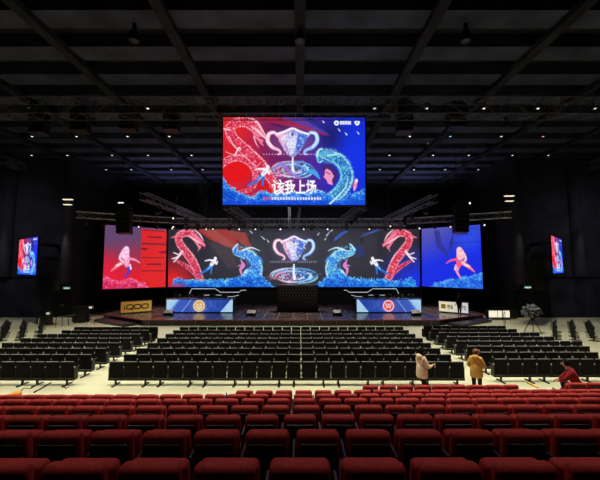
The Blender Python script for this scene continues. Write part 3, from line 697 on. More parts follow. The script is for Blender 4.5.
for ri, (Y, xs) in enumerate(rows):
    for i, x in enumerate(xs):
        o = t if fi else copy_tree(t); fi = False
        o.location = (x, Y, CEIL-.02); sd = 'left' if x < 0 else 'right'
        left = [v for v in xs if v < 0]; k = i+1 if x < 0 else len(xs)-i
        nm = 'small lit'
        if ri == 1 and abs(x-11.5) < .1: kid(o, 'lens').data = dl.data.copy(); kid(o, 'lens').data.materials[0] = M_DLB; nm = 'small blue lit'
        if ri == 1 and abs(x-18.6) < .1: kid(o, 'lens').data = dl.data.copy(); kid(o, 'lens').data.materials[0] = M_DLR; nm = 'small pink lit'
        tag(o, '%s ceiling light, %s row back from the camera, %s from far %s' % (nm, ORD[ri+1], ORD[k], sd), 'ceiling light', 'ceiling downlights')
        MB()
# pair of bright wall flood fixtures each side
for px, py, lb in ((68, 199.5, 'bright flood lamp high on the left wall above the pillar'), (509, 196, 'bright flood lamp high on the right wall above the pillar')):
    p = at(px, py, 30.4); t = thing('flood_lamp', lb, 'lamp', (p.x, p.y, p.z-.4))
    MB().box((-.55, -.15, .42), (.55, .15, .56), .03).build('housing', M_STEEL, t); MB().box((-.45, -.15, -.05), (.45, .15, .06), .03).build('lower_housing', M_STEEL, t)
    MB().box((-.4, -.165, .36), (.4, .12, .42)).build('lens', M_LENS, t); MB().box((-.32, -.165, -.1), (.32, .12, -.05)).build('lens', M_LENS, t)
    MB().tube([(0, 0, .5), (0, 0, CEIL+.9-t.location.z)], .025, 6).build('hanger_rod', M_STEEL, t)
for px, py, Y, lb in ((121.5, 203.5, 29.5, 'bright work lamp above the left speaker column'), (467.5, 203.5, 29.5, 'bright work lamp above the right speaker column')):
    p = at(px, py, Y); t = thing('work_lamp', lb, 'lamp', (p.x, p.y, p.z-.1))
    MB().box((-.28, -.1, 0), (.28, .1, .22), .03).build('housing', M_STEEL, t); MB().box((-.22, -.12, .03), (.22, -.1, .19)).build('lens', M_LENSC, t)
    MB().tube([(0, 0, .2), (0, 0, CEIL+.9-t.location.z)], .02, 6).build('hanger_rod', M_STEEL, t)

# ------------------------------------------------------------------ stage furniture
M_DESK = mat('desk_black', (.008, .008, .011), .35)
M_NEON = mat('pale_tube', (.5, .5, .52), .4, emit=(.8, .85, .95), estr=.5)
DLED = led_material('desk_led_picture', .9)
def player_desk(label, p0, p1, red):
    Y = 30.9; a, b = at(p0, 312, Y), at(p1, 312, Y); w = b.x-a.x; h = 1.25
    t = thing('player_desk', label, 'desk', ((a.x+b.x)/2, Y, SZ))
    MB().box((-w/2, 0, 0), (w/2, .7, h-.05), .02).build('desk_body', M_DESK, t)
    MB().box((-w/2-.08, -.06, h-.05), (w/2+.08, .85, h), .015).build('desk_top', M_DESK, t)
    display('front_display', paint_desk(red), [(-w/2+.08, -.02, h-.07), (w/2-.08, -.02, h-.07), (w/2-.08, -.02, .08), (-w/2+.08, -.02, .08)], DLED, t)
    return t, w, h
for (p0, p1, red, lb, side) in ((165.5, 233.5, False, 'long blue-fronted player desk with round gold emblem, left side of stage', 'left'),
                                (356, 422, True, 'long blue-fronted player desk with round red emblem, right side of stage', 'right')):
    t, w, h = player_desk(lb, p0, p1, red); X = t.location.x; s_ = -1 if red else 1
    a = thing('desk_frame_arch', 'thin pale zigzag frame rising behind the player desk at %s' % side, 'frame', (X, 32.2, SZ))
    zz = lambda v: 1.25+(v)*.135
    pts = [(-w/2+1.7, 0, 0), (-w/2+1.7, 0, zz(3)), (-w/2+1.9, 0, zz(6)), (-w/2+4.1, 0, zz(6)), (-w/2+4.6, 0, zz(3.6)), (-w/2+6.3, 0, zz(3.6)), (-w/2+6.6, 0, zz(5)), (w/2+.9, 0, zz(5))]
    MB().tube([(x*s_, y, z) for x, y, z in pts], .035, 6).build('upper_tube', M_NEON, a)
    pts = [(-w/2+2.9, .05, zz(1.6)), (w/2-1.5, .05, zz(1.6)), (w/2-.9, .05, zz(.6)), (w/2-.3, .05, zz(.6)), (w/2+.2, .05, zz(1.6))]
    MB().tube([(x*s_, y, z) for x, y, z in pts], .03, 6).build('lower_tube', M_NEON, a)
    MB().box((w/2*s_-.04, -.04, 0), (w/2*s_+.04, .04, zz(1))).build('support_post', M_STEEL, a)
    n = 5
    for k in range(n):
        x = -w/2+.9+k*(w-1.8)/(n-1)
        m = thing('monitor', 'small dark monitor on the %s player desk, %s from its left end' % (side, ORD[k+1]), 'monitor', (X+x, 31.2, SZ+h), .0, 'monitors on the player desks')
        MB().box((-.13, -.08, 0), (.13, .08, .02), .005).build('foot', M_STEEL, m); MB().box((-.02, -.02, .02), (.02, .02, .2)).build('neck', M_TRIM, m)
        MB().box((-.28, -.03, .1), (.28, .0, .42), .01).build('housing', M_BLACK, m)
        MB().tube([(.3, -.02, .02), (.32, -.02, .3), (.22, -.05, .36)], .018, 6).build('microphone_arm', M_WHITE, m)
    for k in range(n):
        x = -w/2+.9+k*(w-1.8)/(n-1)
        c_ = thing('gaming_chair', 'black gaming chair behind the %s player desk, %s from its left end' % (side, ORD[k+1]), 'chair', (X+x, 32.9 if False else 33.0, SZ), 0, 'gaming chairs behind the player desks')
        MB().box((-.25, -.25, .42), (.25, .25, .52), .04).build('seat', M_BLACK, c_); MB().box((-.24, .2, .5), (.24, .3, 1.25), .05).build('backrest', M_BLACK, c_)
        MB().tube([(0, 0, .06), (0, 0, .44)], .03).build('gas_column', M_STEEL, c_)
        q = MB()
        for j in range(5): q.tube([(0, 0, .06), (.3*math.cos(j*1.257), .3*math.sin(j*1.257), .03)], .025)
        q.build('star_base', M_STEEL, c_)
# ramp lines beside desks
# centre dotted block
a, b = at(277, 311, 31.8), at(318.5, 311, 31.8); t = thing('patterned_platform', 'dark upright block with a dotted pattern at the centre of the stage', 'stage block', ((a.x+b.x)/2, 31.8, SZ))
w = b.x-a.x; hh = at(300, 285, 31.8).z-SZ
M_DOT = mat('dotted_block_face', (.012, .012, .02), .4); MB().box((-w/2, 0, 0), (w/2, .8, hh), .02).build('block', M_DOT, t)
q = MB(); M_STUD = mat('pale_studs', (.45, .45, .6), .4)
for j in range(9):
    for i in range(13):
        x = -w/2+.15+i*(w-.3)/12+(.14 if j % 2 else 0); z = .15+j*(hh-.3)/8
        if x < w/2-.05: q.box((x-.035, -.02, z-.03), (x+.035, 0, z+.03))
for j in range(8):
    for i in range(12):
        x = -w/2+.15+i*(w-.3)/12; z = .15+j*(hh-.3)/8; dx = (w-.3)/24; dz = (hh-.3)/8
        s0 = 0 if j % 2 == 0 else .14
        q.tube([(x+s0, -.01, z), (x+.14+(0 if j % 2 == 0 else .0)+ (0 if s0 == 0 else dx*0), -.01, z+dz)], .006, 4)
q.build('stud_pattern', M_STUD, t)
# wedge monitors on the deck
for k, (px, py, lb, top) in enumerate(((167.5, 314.5, 'black floor monitor in front of the left player desk', 0), (251, 314, 'pale-topped floor monitor left of the dotted centre block', 1),
                                       (337.5, 314, 'pale-topped floor monitor right of the dotted centre block', 1), (417, 313.5, 'black floor monitor in front of the right player desk', 0))):
    p = at(px, py, 29); t = thing('floor_monitor', lb, 'speaker', (p.x, 29.2, SZ), 0, 'floor monitors along the stage front')
    m = MB(); w = .38
    vs = [m.bm.verts.new(v) for v in ((-w, -.2, 0), (w, -.2, 0), (w, .25, 0), (-w, .25, 0), (-w, -.2, .2), (w, -.2, .2), (w, .25, .42), (-w, .25, .42))]
    for f in ((3, 2, 1, 0), (4, 5, 6, 7), (0, 1, 5, 4), (1, 2, 6, 5), (2, 3, 7, 6), (3, 0, 4, 7)): m.bm.faces.new([vs[i] for i in f])
    m.build('cabinet', M_BLACK, t)
    g = MB().box((-w+.03, -.25, 0), (w-.03, .25, .015), 0).build('grille', M_WHITE if top else M_STEEL, t); g.rotation_euler = (math.atan2(.22, .45), 0, 0); g.location = (0, .025, .325)
# sponsor boards
def board_material(name, rgb, s): return mat(name, rgb, .5, emit=rgb, estr=s)
def board(name, label, cv, p0, p1, Y0, Y1, h, mtl):
    a, b = at(p0, 310, Y0), at(p1, 310, Y1); d = Vector((b.x-a.x, Y1-Y0, 0)); w = d.length
    t = thing(name, label, 'sign board', ((a.x+b.x)/2, (Y0+Y1)/2, SZ), math.atan2(d.y, d.x))
    MB().box((-w/2, 0, .05), (w/2, .18, h), .02).build('board', M_DESK, t)
    for x in (-w/2+.15, w/2-.15): MB().box((x-.05, -.1, 0), (x+.05, .3, .06)).build('foot', M_STEEL, t)
    display('glowing_print', cv, [(-w/2+.06, -.012, h-.06), (w/2-.06, -.012, h-.06), (w/2-.06, -.012, .11), (-w/2+.06, -.012, .11)], mtl, t); return t
c = Canvas(0, 0, 31, 11, 5, (196, 146, 62)); c.grad([(0, 0), (31, 0), (31, 11), (0, 11)], (176, 122, 44), (210, 164, 78), (0, 0), (31, 8))
c.poly([(3.1, 2.9), (4.1, 2.9), (4.1, 3.9), (3.1, 3.9)], (24, 20, 14)); c.poly([(3.1, 4.5), (4.1, 4.5), (4.1, 8.4), (3.1, 8.4)], (24, 20, 14))
for cx in (8.9, 16.4, 24.2):
    m1 = c.field([(cx-1.2, 5.5), (cx+1.2, 5.5)], 2.75)[0]; m2 = c.field([(cx-1.2, 5.5), (cx+1.2, 5.5)], 1.55)[0]; c.put(np.clip(m1-m2, 0, 1), (24, 20, 14))
c.poly([(9, 6.2), (10.4, 6.2), (12.6, 9), (11, 9)], (24, 20, 14)); c.poly([(4.6, 4.9), (6.6, 4.9), (6.6, 6.1), (4.6, 6.1)], (190, 140, 56), .0)
BOARD_GLOW = led_material('board_picture', .62)  # board prints glow by emission in place of light falling on them
board('sponsor_board', 'gold board lettered iQOO standing on the left end of the stage', c, 120, 152, 29.9, 31.6, 1.1, BOARD_GLOW)
c = Canvas(0, 0, 31, 10.5, 5, (232, 226, 205)); c.grad([(0, 0), (31, 0), (31, 11), (0, 11)], (240, 228, 190), (215, 215, 220), (8, 0), (31, 4))
c.poly([(2.5, 2.9), (7.3, 2.9), (7.3, 7.1), (2.5, 7.1)], (110, 84, 20)); c.poly([(2.9, 4.6), (6.9, 4.6), (6.9, 5.4), (2.9, 5.4)], (170, 130, 50))
c.text('英雄', 12.6, 5.3, 4.6, (36, 32, 26), w=8, bold=.02); c.text('网', 26.2, 5.6, 4.4, (50, 48, 50), w=4.2, bold=.02)
WHITE_BOARD_GLOW = led_material('white_board_picture', .85)
board('sponsor_board', 'white board with gold square and dark Chinese lettering, right end of the stage', c, 438.5, 469, 31.4, 29.7, 1.05, WHITE_BOARD_GLOW)
# cream light boxes beyond the right corner of the stage
p = at(494.5, 318, 29.9); t = thing('light_box_stand', 'glowing cream light panels on a low stand beside the right stage corner', 'light box', (p.x+.45, 29.9, 0))
M_CRL = mat('cream_light_panel', (.8, .75, .6), .5, emit=(1, .9, .68), estr=.85)
MB().box((-.95, .05, 0), (.95, .5, .82), .02).build('stand_body', M_DESK, t)
for x0, x1 in ((-.9, -.18), (-.1, .2), (.32, .88)): MB().box((x0, .0, .22), (x1, .05, .78)).build('light_panel', M_CRL, t)
MB().box((-.9, -.15, 0), (.85, .0, .1), .01).build('front_step', M_TRIM, t)
# dark technical gear beyond the left and right ends of the stage
def road_case(label, x, y, w, h, rz=0., lamp=False):
    t = thing('road_case', label, 'road case', (x, y, 0), rz)
    MB().box((-w/2, -.3, .1), (w/2, .3, h), .015).build('case_body', M_DESK, t)
    for z in (.1, h*.6, h): MB().box((-w/2-.01, -.31, z-.02), (w/2+.01, .31, z+.015)).build('metal_edge', M_STEEL, t)
    for sx in (-1, 1):
        for sy in (-1, 1): MB().lathe([(.05, 0), (.05, .1)], (sx*(w/2-.1), sy*.2, 0), 8).build('castor', M_STEEL, t)
    return t
M_DIML = mat('dim_lens', (.7, .7, .65), .3, emit=(1, .95, .8), estr=.5)
def lamp_stand(label, x, y, h, m=M_LENSC):
    t = thing('stand_lamp', label, 'lamp', (x, y, 0))
    for k in range(3): MB().tube([(0, 0, .5), (.35*math.cos(k*2.1), .35*math.sin(k*2.1), 0)], .015).build('leg', M_STEEL, t)
    MB().tube([(0, 0, .45), (0, 0, h)], .018).build('pole', M_STEEL, t); MB().box((-.16, -.09, h), (.16, .09, h+.22), .03).build('lamp_head', M_TRIM, t)
    MB().box((-.12, -.1, h+.04), (.12, -.09, h+.18)).build('lens', m, t); return t
p = at(84, 318, 28.2); road_case('tall black road case near the left stage corner', p.x-.5, 28.6, 1.1, 1.3)
p = at(96, 318, 28.2); road_case('low black road case beside the tall one at the left', -20.4, 27.6, .9, .8)
p = at(87.5, 320, 27); lamp_stand('small pale lamp on a stand left of the stage corner', p.x, 27.4, 1.25, M_DIML)
p = at(39.5, 320, 25); lamp_stand('small lamp on a stand at the far left by the side seats', at(45.5, 320, 26.6).x, 26.9, .85, M_DIML)
for px, lb in ((512, 'black equipment case beyond the cream light box'), (500, 'black equipment case behind the cream light box')):
    road_case(lb, at(px, 318, 30.6).x, 30.75, .9, .95 if px == 500 else .7)

# covered camera on tripod on the right
p = at(533, 332, 23.9); t = thing('camera_tripod', 'camera under crumpled grey plastic on a black tripod at the right aisle', 'camera', (p.x, 23.9, 0))
for k in range(3):
    a = -1.57+k*2.094+.4; MB().tube([(0, 0, 1.15), (.62*math.cos(a), .62*math.sin(a), 0)], .032, 6, .022).build('leg', M_STEEL, t)
MB().tube([(0, 0, .8), (0, 0, 1.25)], .05).build('centre_column', M_STEEL, t)
MB().box((-.3, -.2, 1.22), (.4, .15, 1.5), .04).build('camera_body', M_BLACK, t)
M_PLAS = mat('crumpled_plastic', (.12, .125, .15), .35, noise=.6, scale=4, bump=1., alpha=.85)
m = MB(); bmesh.ops.create_icosphere(m.bm, subdivisions=4, radius=.62)
for v in m.bm.verts:
    n = 1+.13*math.sin(v.co.x*17+v.co.z*9)+.1*math.sin(v.co.y*13-v.co.z*21)+.06*random.uniform(-1, 1); v.co *= n; v.co.y *= .6; v.co.z *= .72; v.co.z += 1.5
m.build('plastic_cover', M_PLAS, t)

# barrier rail left, posts
def rail(label, xa, ya, xb, yb, h, n=4):
    t = thing('barrier_rail', label, 'barrier', (xa, ya, 0)); dx, dy = xb-xa, yb-ya
    MB().tube([(0, 0, h), (dx, dy, h)], .03).build('top_rail', M_TRIM, t)
    for k in range(n): f = k/(n-1.); MB().tube([(dx*f, dy*f, 0), (dx*f, dy*f, h)], .025).build('post', M_STEEL, t)
    return t
a, b = at(50, 326, 25.6), at(80, 322, 28.3); rail('thin metal barrier rail on the floor before the left doorway', a.x, 26.2, b.x, 27.6, .75, 4)
a, b = at(514, 324, 26.5), at(519, 328, 25); rail('short metal barrier left of the plastic-covered camera', a.x, 27.6, b.x, 26.8, 1.0, 2)

# ------------------------------------------------------------------ black chairs
PITCH = .574
def black_chair(leg, lastarm):
    t = thing('auditorium_chair', 'x', 'chair')
    w = .262
    MB().box((-w, -.035, .27), (w, .035, .88), .022, rot=(.06, 0, 0)).build('backrest', M_SHELL, t)
    MB().box((-w+.02, -.072, .885), (w-.02, -.01, .902), .004).build('lit_top_edge', M_TRIM, t)  # strip paler than the shell, stands in for light caught along the top
    MB().box((-w+.03, -.035, .262), (w-.03, -.012, .275)).build('bottom_edge', M_TRIM, t)
    MB().box((-w+.02, .04, .36), (w-.02, .13, .8), .03, rot=(.12, 0, 0)).build('seat', M_SHELL, t)
    a = MB().box((-.287, -.02, .64), (-.262, .33, .685), .008)
    if lastarm: MB().box((.262, -.02, .64), (.287, .33, .685), .008).build('armrest', M_STEEL, t)
    a.build('armrest', M_STEEL, t)
    a = MB().box((-.292, -.045, .655), (-.257, .01, .72), .01)
    if lastarm: MB().box((.257, -.045, .655), (.292, .01, .72), .01).build('armrest_cap', M_ARM, t)
    a.build('armrest_cap', M_ARM, t)
    MB().box((-.287, -.05, .185), (.287, .07, .255), .01).build('support_beam', M_STEEL, t)
    s = MB().box((-.287, -.02, .2), (-.27, .2, .66))
    if lastarm: MB().box((.27, -.02, .2), (.287, .2, .66)).build('side_frame', M_STEEL, t)
    s.build('side_frame', M_STEEL, t)
    if leg:
        MB().box((-.03, -.03, .03), (.03, .04, .2)).box((-.04, -.26, 0), (.04, .3, .04), .01).build('leg', M_STEEL, t)
    return t
PROTO = {}
def chair_instance(leg, last, loc, rz, label, group):
    k = (leg, last)
    if k not in PROTO: PROTO[k] = black_chair(leg, last); o = PROTO[k]; fresh = True
    else: o = copy_tree(PROTO[k])
    o.location = loc; o.rotation_euler = (0, 0, rz); tag(o, label, 'chair', group); return o
rowname = lambda k: 'nearest row' if k == 0 else '%s-nearest row' % ORD[k+1]
blocks = []
for k in range(8):
    Y = 13.54+1.103*k
    blocks.append(('centre', k, [(-7.41+PITCH*(i+.5), Y) for i in range(24)], 'L'))
    nl = [10, 10, 10, 10, 10, 10, 9, 9][k] if k > 2 else [7, 8, 9][k]
    blocks.append(('left', k, [(-8.72-PITCH*(i+.5), Y) for i in range(nl)], 'R'))
    Yr = 13.94+1.103*k; nr = [7, 8, 10, 11, 10, 10, 9, 9][k]+(1 if k < 2 else 0)
    blocks.append(('right', k, [(7.72+PITCH*(i+.5), Yr) for i in range(nr)], 'L'))
far = MB(); nfar = 0
for bl, k, pts, side in blocks:
    for i, (x, y) in enumerate(pts):
        if k == 7:
            if True:
                far.box((x-.262, y-.035, .27), (x+.262, y+.035, .88)); far.box((x-.24, y+.04, .36), (x+.24, y+.13, .8)); far.box((x-.287, y-.05, .185), (x+.287, y+.07, .255))
                far.box((x-.287, y-.02, .2), (x-.27, y+.3, .685))
                if i % 3 != 1: far.box((x-.04, y-.26, 0), (x+.04, y+.3, .2))
                nfar += 1
            continue
        n = len(pts)
        if bl == 'centre' and i >= n/2: pos = '%s from its right end' % ORD[n-i]
        elif side == 'L': pos = '%s from its left end' % ORD[i+1]
        else: pos = '%s from its right end' % ORD[i+1]
        last = (i == n-1) if side == 'L' else (i == 0)
        chair_instance(i % 3 != 1, last, (x, y, 0), 0, 'black chair, %s of the %s block, %s' % (rowname(k), bl, pos), 'black chairs in the %s block' % bl)
tag(far.build('auditorium_chair_row', M_SHELL), 'farthest row of black chairs nearest the stage', 'chairs', kind='stuff')
# side blocks angled towards the stage
for sgn, bl in ((1, 'right'), (-1, 'left')):
    for r_ in range(4):
        x0, y0 = 16.0+1.0*r_, 21.6-.2*r_
        u = Vector((.6, .8, 0))
        for i in range(7):
            x, y = x0+u.x*PITCH*(i+.5), y0+u.y*PITCH*(i+.5)
            rz = math.atan2(u.y, u.x) if sgn > 0 else math.pi-math.atan2(u.y, u.x)+math.pi
            xx = x if sgn > 0 else -x-.3
            chair_instance(i % 3 != 1, i == 6 if sgn > 0 else i == 0, (xx, y, 0), rz,
                           'black chair in the angled %s side seats, %s row outward, %s from the near end' % (bl, ORD[r_+1], ORD[i+1]), 'angled side chairs at the %s' % bl)

# ------------------------------------------------------------------ red seats on rising tiers
rowsD = [(10.6, .82), (9.45, 1.13), (8.4, 1.42), (7.17, 1.78), (5.97, 2.12), (4.82, 2.45), (3.67, 2.78), (2.52, 3.1)]
RP = .55; SK = .009
for i, (D, top) in enumerate(rowsD):
    if i == 0: continue
    z = top-.86; front = (rowsD[i-1][0]+D)/2+.42; back = -5.9 if i == len(rowsD)-1 else (rowsD[i+1][0]+D)/2+.42
    struct(MB().prism([(-20, back-.18), (20, back+.18), (20, front+.18), (-20, front-.18)], 0, z).build('floor_tier_%d' % i, M_TIER))
def red_seat():
    t = thing('theatre_seat', 'x', 'seat')
    MB().box((-.228, -.065, .3), (.228, .075, .87), .062, rot=(.1, 0, 0), seg=4).build('backrest', M_RED, t, smooth=True)
    MB().box((-.195, -.084, .3), (.195, -.05, .775), .02, rot=(.1, 0, 0)).build('back_shell', M_REDBACK, t)
    MB().box((-.03, -.1, .7), (.03, -.094, .72)).build('number_plate', M_ARM, t)
    MB().box((-.235, .1, .35), (.235, .24, .8), .05, rot=(.16, 0, 0), seg=3).build('seat_cushion', M_RED, t, smooth=True)
    MB().box((-.275, -.05, .0), (-.25, .3, .6), .01).build('side_panel', M_REDBACK, t)
    MB().box((-.28, -.06, .58), (-.245, .33, .625), .012).build('armrest', M_BLACK, t)
    return t
rs = None; phase = [(371, 17.6), (363, 19.8), (348, 22.3), (330.5, 26.1), (338, 31.35), (300, 38.5), (318, 51), (300, 74)]
names = ['farthest red row', 'second-farthest red row', 'third-farthest red row', 'fourth-farthest red row', 'fifth-farthest red row', 'sixth-farthest red row', 'second-nearest red row', 'nearest red row']
for i, (D, top) in enumerate(rowsD):
    z = 0 if i == 0 else top-.86; x_ph = (phase[i][0]-300)*D/340
    xs = [x_ph+RP*k for k in range(-40, 41)]
    lim = D*.9+.25
    if i == 0: xs = [x for x in xs if 371-3 < x*340/D+300 < 513+3] + [(p_-300)*D/340 for p_ in (579, 597, 615)]
    elif i == 1: xs = [x for x in xs if 241 < x*340/D+300 < 612]
    else: xs = [x for x in xs if abs(x) < lim]
    n = len(xs)
    for k, x in enumerate(xs):
        if rs is None: o = rs = red_seat()
        else: o = copy_tree(rs)
        o.location = (x, D*1.003+(CZ-top)*.08+SK*x*D/8, z)
        pos = '%s from its left end' % ORD[k+1] if k < n/2 else '%s from its right end' % ORD[n-k]
        tag(o, 'red velvet seat in the %s, %s' % (names[i], pos), 'seat', 'red velvet seats on the rising tiers')
        if i == 0 and x*340/D+300 > 560: o.scale = (1, 1, 1.06)
# low dark rail behind the left rows
t = thing('low_rail', 'low dark rail on the floor in front of the left red seats', 'rail', (at(133, 393, 10.0).x, 9.95, 0))
hw = (at(205, 393, 10).x-at(60, 393, 10).x)/2
MB().box((-hw, -.03, .72), (hw, .03, .84), .01).build('top_bar', M_TIER, t)
for k in range(6): x = -hw+.1+k*(2*hw-.2)/5; MB().box((x-.03, -.02, 0), (x+.03, .02, .74)).build('post', M_STEEL, t)

# ------------------------------------------------------------------ small things on the floor
def cable(label, pts, r, m, cat='cable', name='floor_cable'):
    o = MB().tube([(x, y, r) for x, y in pts], r, 6).build(name, m); tag(o, label, cat); return o
M_CAB = mat('black_cable', (.01, .01, .01), .5); M_YEL = mat('yellow_rod', (.75, .45, .02), .5); M_ORG = mat('orange_cloth', (.8, .28, .02), .7)
g = lambda px, py: (lambda Y: (at(px, py, Y).x, Y))(CZ*340/(py-267.0))
def gr(px, py):
    a, b = px-300., 240.-py; dy = F*math.cos(TH)-b*math.sin(TH); dz = F*math.sin(TH)+b*math.cos(TH); Y = -CZ*dy/dz
    return (a*Y/dy, Y)
cable('straight black cable slanting over the floor at lower left', [gr(51, 383), gr(43, 388), gr(34, 393)], .022, M_CAB)
cable('wavy thin black cable on the floor at lower left', [gr(20, 392), gr(24, 388.5), gr(30, 389), (gr(35, 386)[0], gr(35, 386)[1])], .015, M_CAB)
cable('short curled cable under the left block chairs', [gr(62, 385), gr(66, 389), gr(69, 387)], .014, M_CAB)
cable('bright yellow rod lying on the floor at lower right', [gr(527, 383), gr(532.5, 385.8), gr(538, 388.5)], .028, M_YEL, 'rod', 'yellow_rod')
cable('short black rod lying on the floor by the crouching person', [gr(553, 389), gr(559, 392.5)], .03, M_CAB, 'rod', 'black_rod')
m = MB(); bmesh.ops.create_icosphere(m.bm, subdivisions=3, radius=.2)
for v in m.bm.verts: v.co *= 1+.25*math.sin(v.co.x*17)*math.cos(v.co.y*15); v.co.z = v.co.z*.45+.08; v.co.z = max(v.co.z, 0)
x, y = gr(15, 396.5); m.build('orange_bag', M_ORG, xf=Matrix.Translation((x, y, 0)), smooth=True); tag(bpy.data.objects['orange_bag'], 'crumpled orange bag on the floor at lower left corner', 'bag')
m = MB().lathe([(.035, 0), (.037, .03), (.035, .17), (.015, .2), (.015, .23)], (0, 0, 0), 12); b_ = at(223.5, 395, 8.4)
M_BOT = mat('blue_bottle', (.05, .12, .5), .2); o = m.build('water_bottle', M_BOT, smooth=True); o.location = (b_.x, 8.56, 1.42-.01); tag(o, 'blue water bottle standing on an armrest among the red seats', 'bottle')
o.location = (b_.x, 8.75, 1.42-.86+.625)

# ------------------------------------------------------------------ people
def skin_obj(name, chains, m, parent, sub=1, root=None):
    """chains: list of [(x,y,z,r),...]; points that coincide are shared"""
    vs, rad, es = [], [], []
    def idx(p):
        for i, q in enumerate(vs):
            if (Vector(q)-Vector(p[:3])).length < 1e-4: return i
        vs.append(tuple(p[:3])); r = p[3:]; rad.append((r[0], r[1]) if len(r) > 1 else (r[0], r[0])); return len(vs)-1
    for c in chains:
        ii = [idx(p) for p in c]; es += [(a, b) for a, b in zip(ii, ii[1:])]
    me = bpy.data.meshes.new(name); me.from_pydata(vs, es, []); o = bpy.data.objects.new(name, me); C.objects.link(o)
    md = o.modifiers.new('skin', 'SKIN'); md.use_smooth_shade = True
    sv = me.skin_vertices[0].data if me.skin_vertices else None
    if sv is None:
        bm = bmesh.new(); bm.from_mesh(me); bm.verts.layers.skin.verify(); bm.to_mesh(me); bm.free(); sv = me.skin_vertices[0].data
    for i, r in enumerate(rad): sv[i].radius = r; sv[i].use_root = (i == 0)
    sd = o.modifiers.new('sub', 'SUBSURF'); sd.levels = sub+1; sd.render_levels = sub+1
    dg = bpy.context.evaluated_depsgraph_get(); me2 = bpy.data.meshes.new_from_object(o.evaluated_get(dg))
    bpy.data.objects.remove(o); bpy.data.meshes.remove(me); me2.name = name; me2.materials.clear(); me2.materials.append(m)
    for p in me2.polygons: p.use_smooth = True
    o = bpy.data.objects.new(name, me2)
    return link(o, parent)
def join_meshes(objs):
    bm = bmesh.new()
    for o in objs: bm.from_mesh(o.data)
    bm.to_mesh(objs[0].data)
    bm.free()
    for o in objs[1:]: bpy.data.objects.remove(o)
    return objs[0]
def person(label, loc, rz, J, mats, hair='long', hood=False, bag=0, scale=1.):
    """J: joints in a frame facing +Y. keys pel, chest, neck, head, and per side sh el wr ha hip kn an toe"""
    t = thing('person', label, 'person', loc, rz); t.scale = (scale,)*3
    V = {k: Vector(v) for k, v in J.items() if k[0] != '_'}; P = lambda k, r, r2=None: (*V[k], r) if r2 is None else (*V[k], r, r2)
    mid = (V['pel']+V['chest'])/2
    ch = [[P('pel', .1), (*mid, .115), P('chest', .13), P('neck', .055), (*((V['neck']*.4+V['head']*.6)), .07), P('head', .095), (*(V['head']+(V['head']-V['neck']).normalized()*.075), .07)]]
    for s in 'LR':
        ch.append([P('chest', .13), P('sh'+s, .062), P('el'+s, .042), P('wr'+s, .028), (*(V['wr'+s]*.45+V['ha'+s]*.55), .033)])
        ch.append([P('pel', .1), P('hip'+s, .08), (*((V['hip'+s]+V['kn'+s])/2), .075), P('kn'+s, .055), (*((V['kn'+s]*.6+V['an'+s]*.4)), .055), P('an'+s, .036), P('toe'+s, .03)])
    body = skin_obj('body', ch, M_SKIN, t, 1); parts = [body]
    for s in 'LR':
        w, h = V['wr'+s], V['ha'+s]; d = (h-w).normalized(); side = d.cross(Vector((0, 0, 1)));  side = Vector((1, 0, 0)) if side.length < .3 else side.normalized()
        nrm = side.cross(d); palm = w+(h-w)*.55
        for k, (off, ln) in enumerate(((-.03, .062), (-.01, .075), (.01, .07), (.03, .055))):
            a = palm+side*off; b = a+d*ln*.6; c_ = b+d*ln*.5-nrm*.02; e_ = c_+d*ln*.25-nrm*.025
            parts.append(skin_obj('finger', [[(*a, .010), (*b, .009), (*c_, .0085), (*e_, .007)]], M_SKIN, t, 0))
        a = w+(h-w)*.3+side*-.03; b = a-side*.03+d*.03; parts.append(skin_obj('finger', [[(*a, .011), (*b, .0105), (*(b+d*.03), .009)]], M_SKIN, t, 0))
    # face: nose, ears
    hd = V['head']; fw = Vector((0, 1, 0)); fw = (fw-(V['head']-V['neck']).normalized()*0).normalized()
    if 'look' in V: fw = V['look'].normalized()
    rt = fw.cross(Vector((0, 0, 1))).normalized(); f = MB()
    f.ball(hd+fw*.1+Vector((0, 0, -.01)), .017, 8, 6, (1, 1, 1.5))
    for q in (-1, 1): f.ball(hd+rt*q*.09, .026, 8, 6, (.5, 1, 1.3))
    parts.append(f.build('face', M_SKIN, t, True)); join_meshes(parts)
    MB().ball(hd+fw*.088+rt*.033+Vector((0, 0, .02)), .012, 8, 6).ball(hd+fw*.088-rt*.033+Vector((0, 0, .02)), .012, 8, 6).build('eyes', M_EYE, t)
    lip = MB().tube([hd+fw*.09-rt*.022+Vector((0, 0, -.05)), hd+fw*.096+Vector((0, 0, -.05)), hd+fw*.09+rt*.022+Vector((0, 0, -.05))], .005).build('lips', mat('lips', (.4, .1, .09), .5), t)
    # jacket
    hem = V['hipL']*.5+V['hipR']*.5
    jl = (V['pel']-mid).normalized()*J.get('_hem', .1) if False else Vector((0, 0, J.get('_hem', -.1)))
    jc = [[(*(V['pel']+jl), .21, .175), P('pel', .2, .165), (*mid, .17, .145), P('chest', .175, .15), (*(V['neck']*.8+V['chest']*.2), .10), (*(V['neck']+Vector((0, 0, .0))), .075)]]
    for s in 'LR': jc.append([P('chest', .175, .15), P('sh'+s, .095), (*((V['sh'+s]+V['el'+s])/2), .08), P('el'+s, .07), (*(V['el'+s]*.1+V['wr'+s]*.9), .05)])
    jk = skin_obj('jacket', jc, mats['jacket'], t, 1)
    if hood: m = MB().ball((0, 0, 0), .13, 14, 10, (1.1, .7, .8)); hb = V['neck']-fw*.09+Vector((0, 0, -.03)); m.build('hood', mats['jacket'], jk, True, xf=Matrix.Translation(hb))
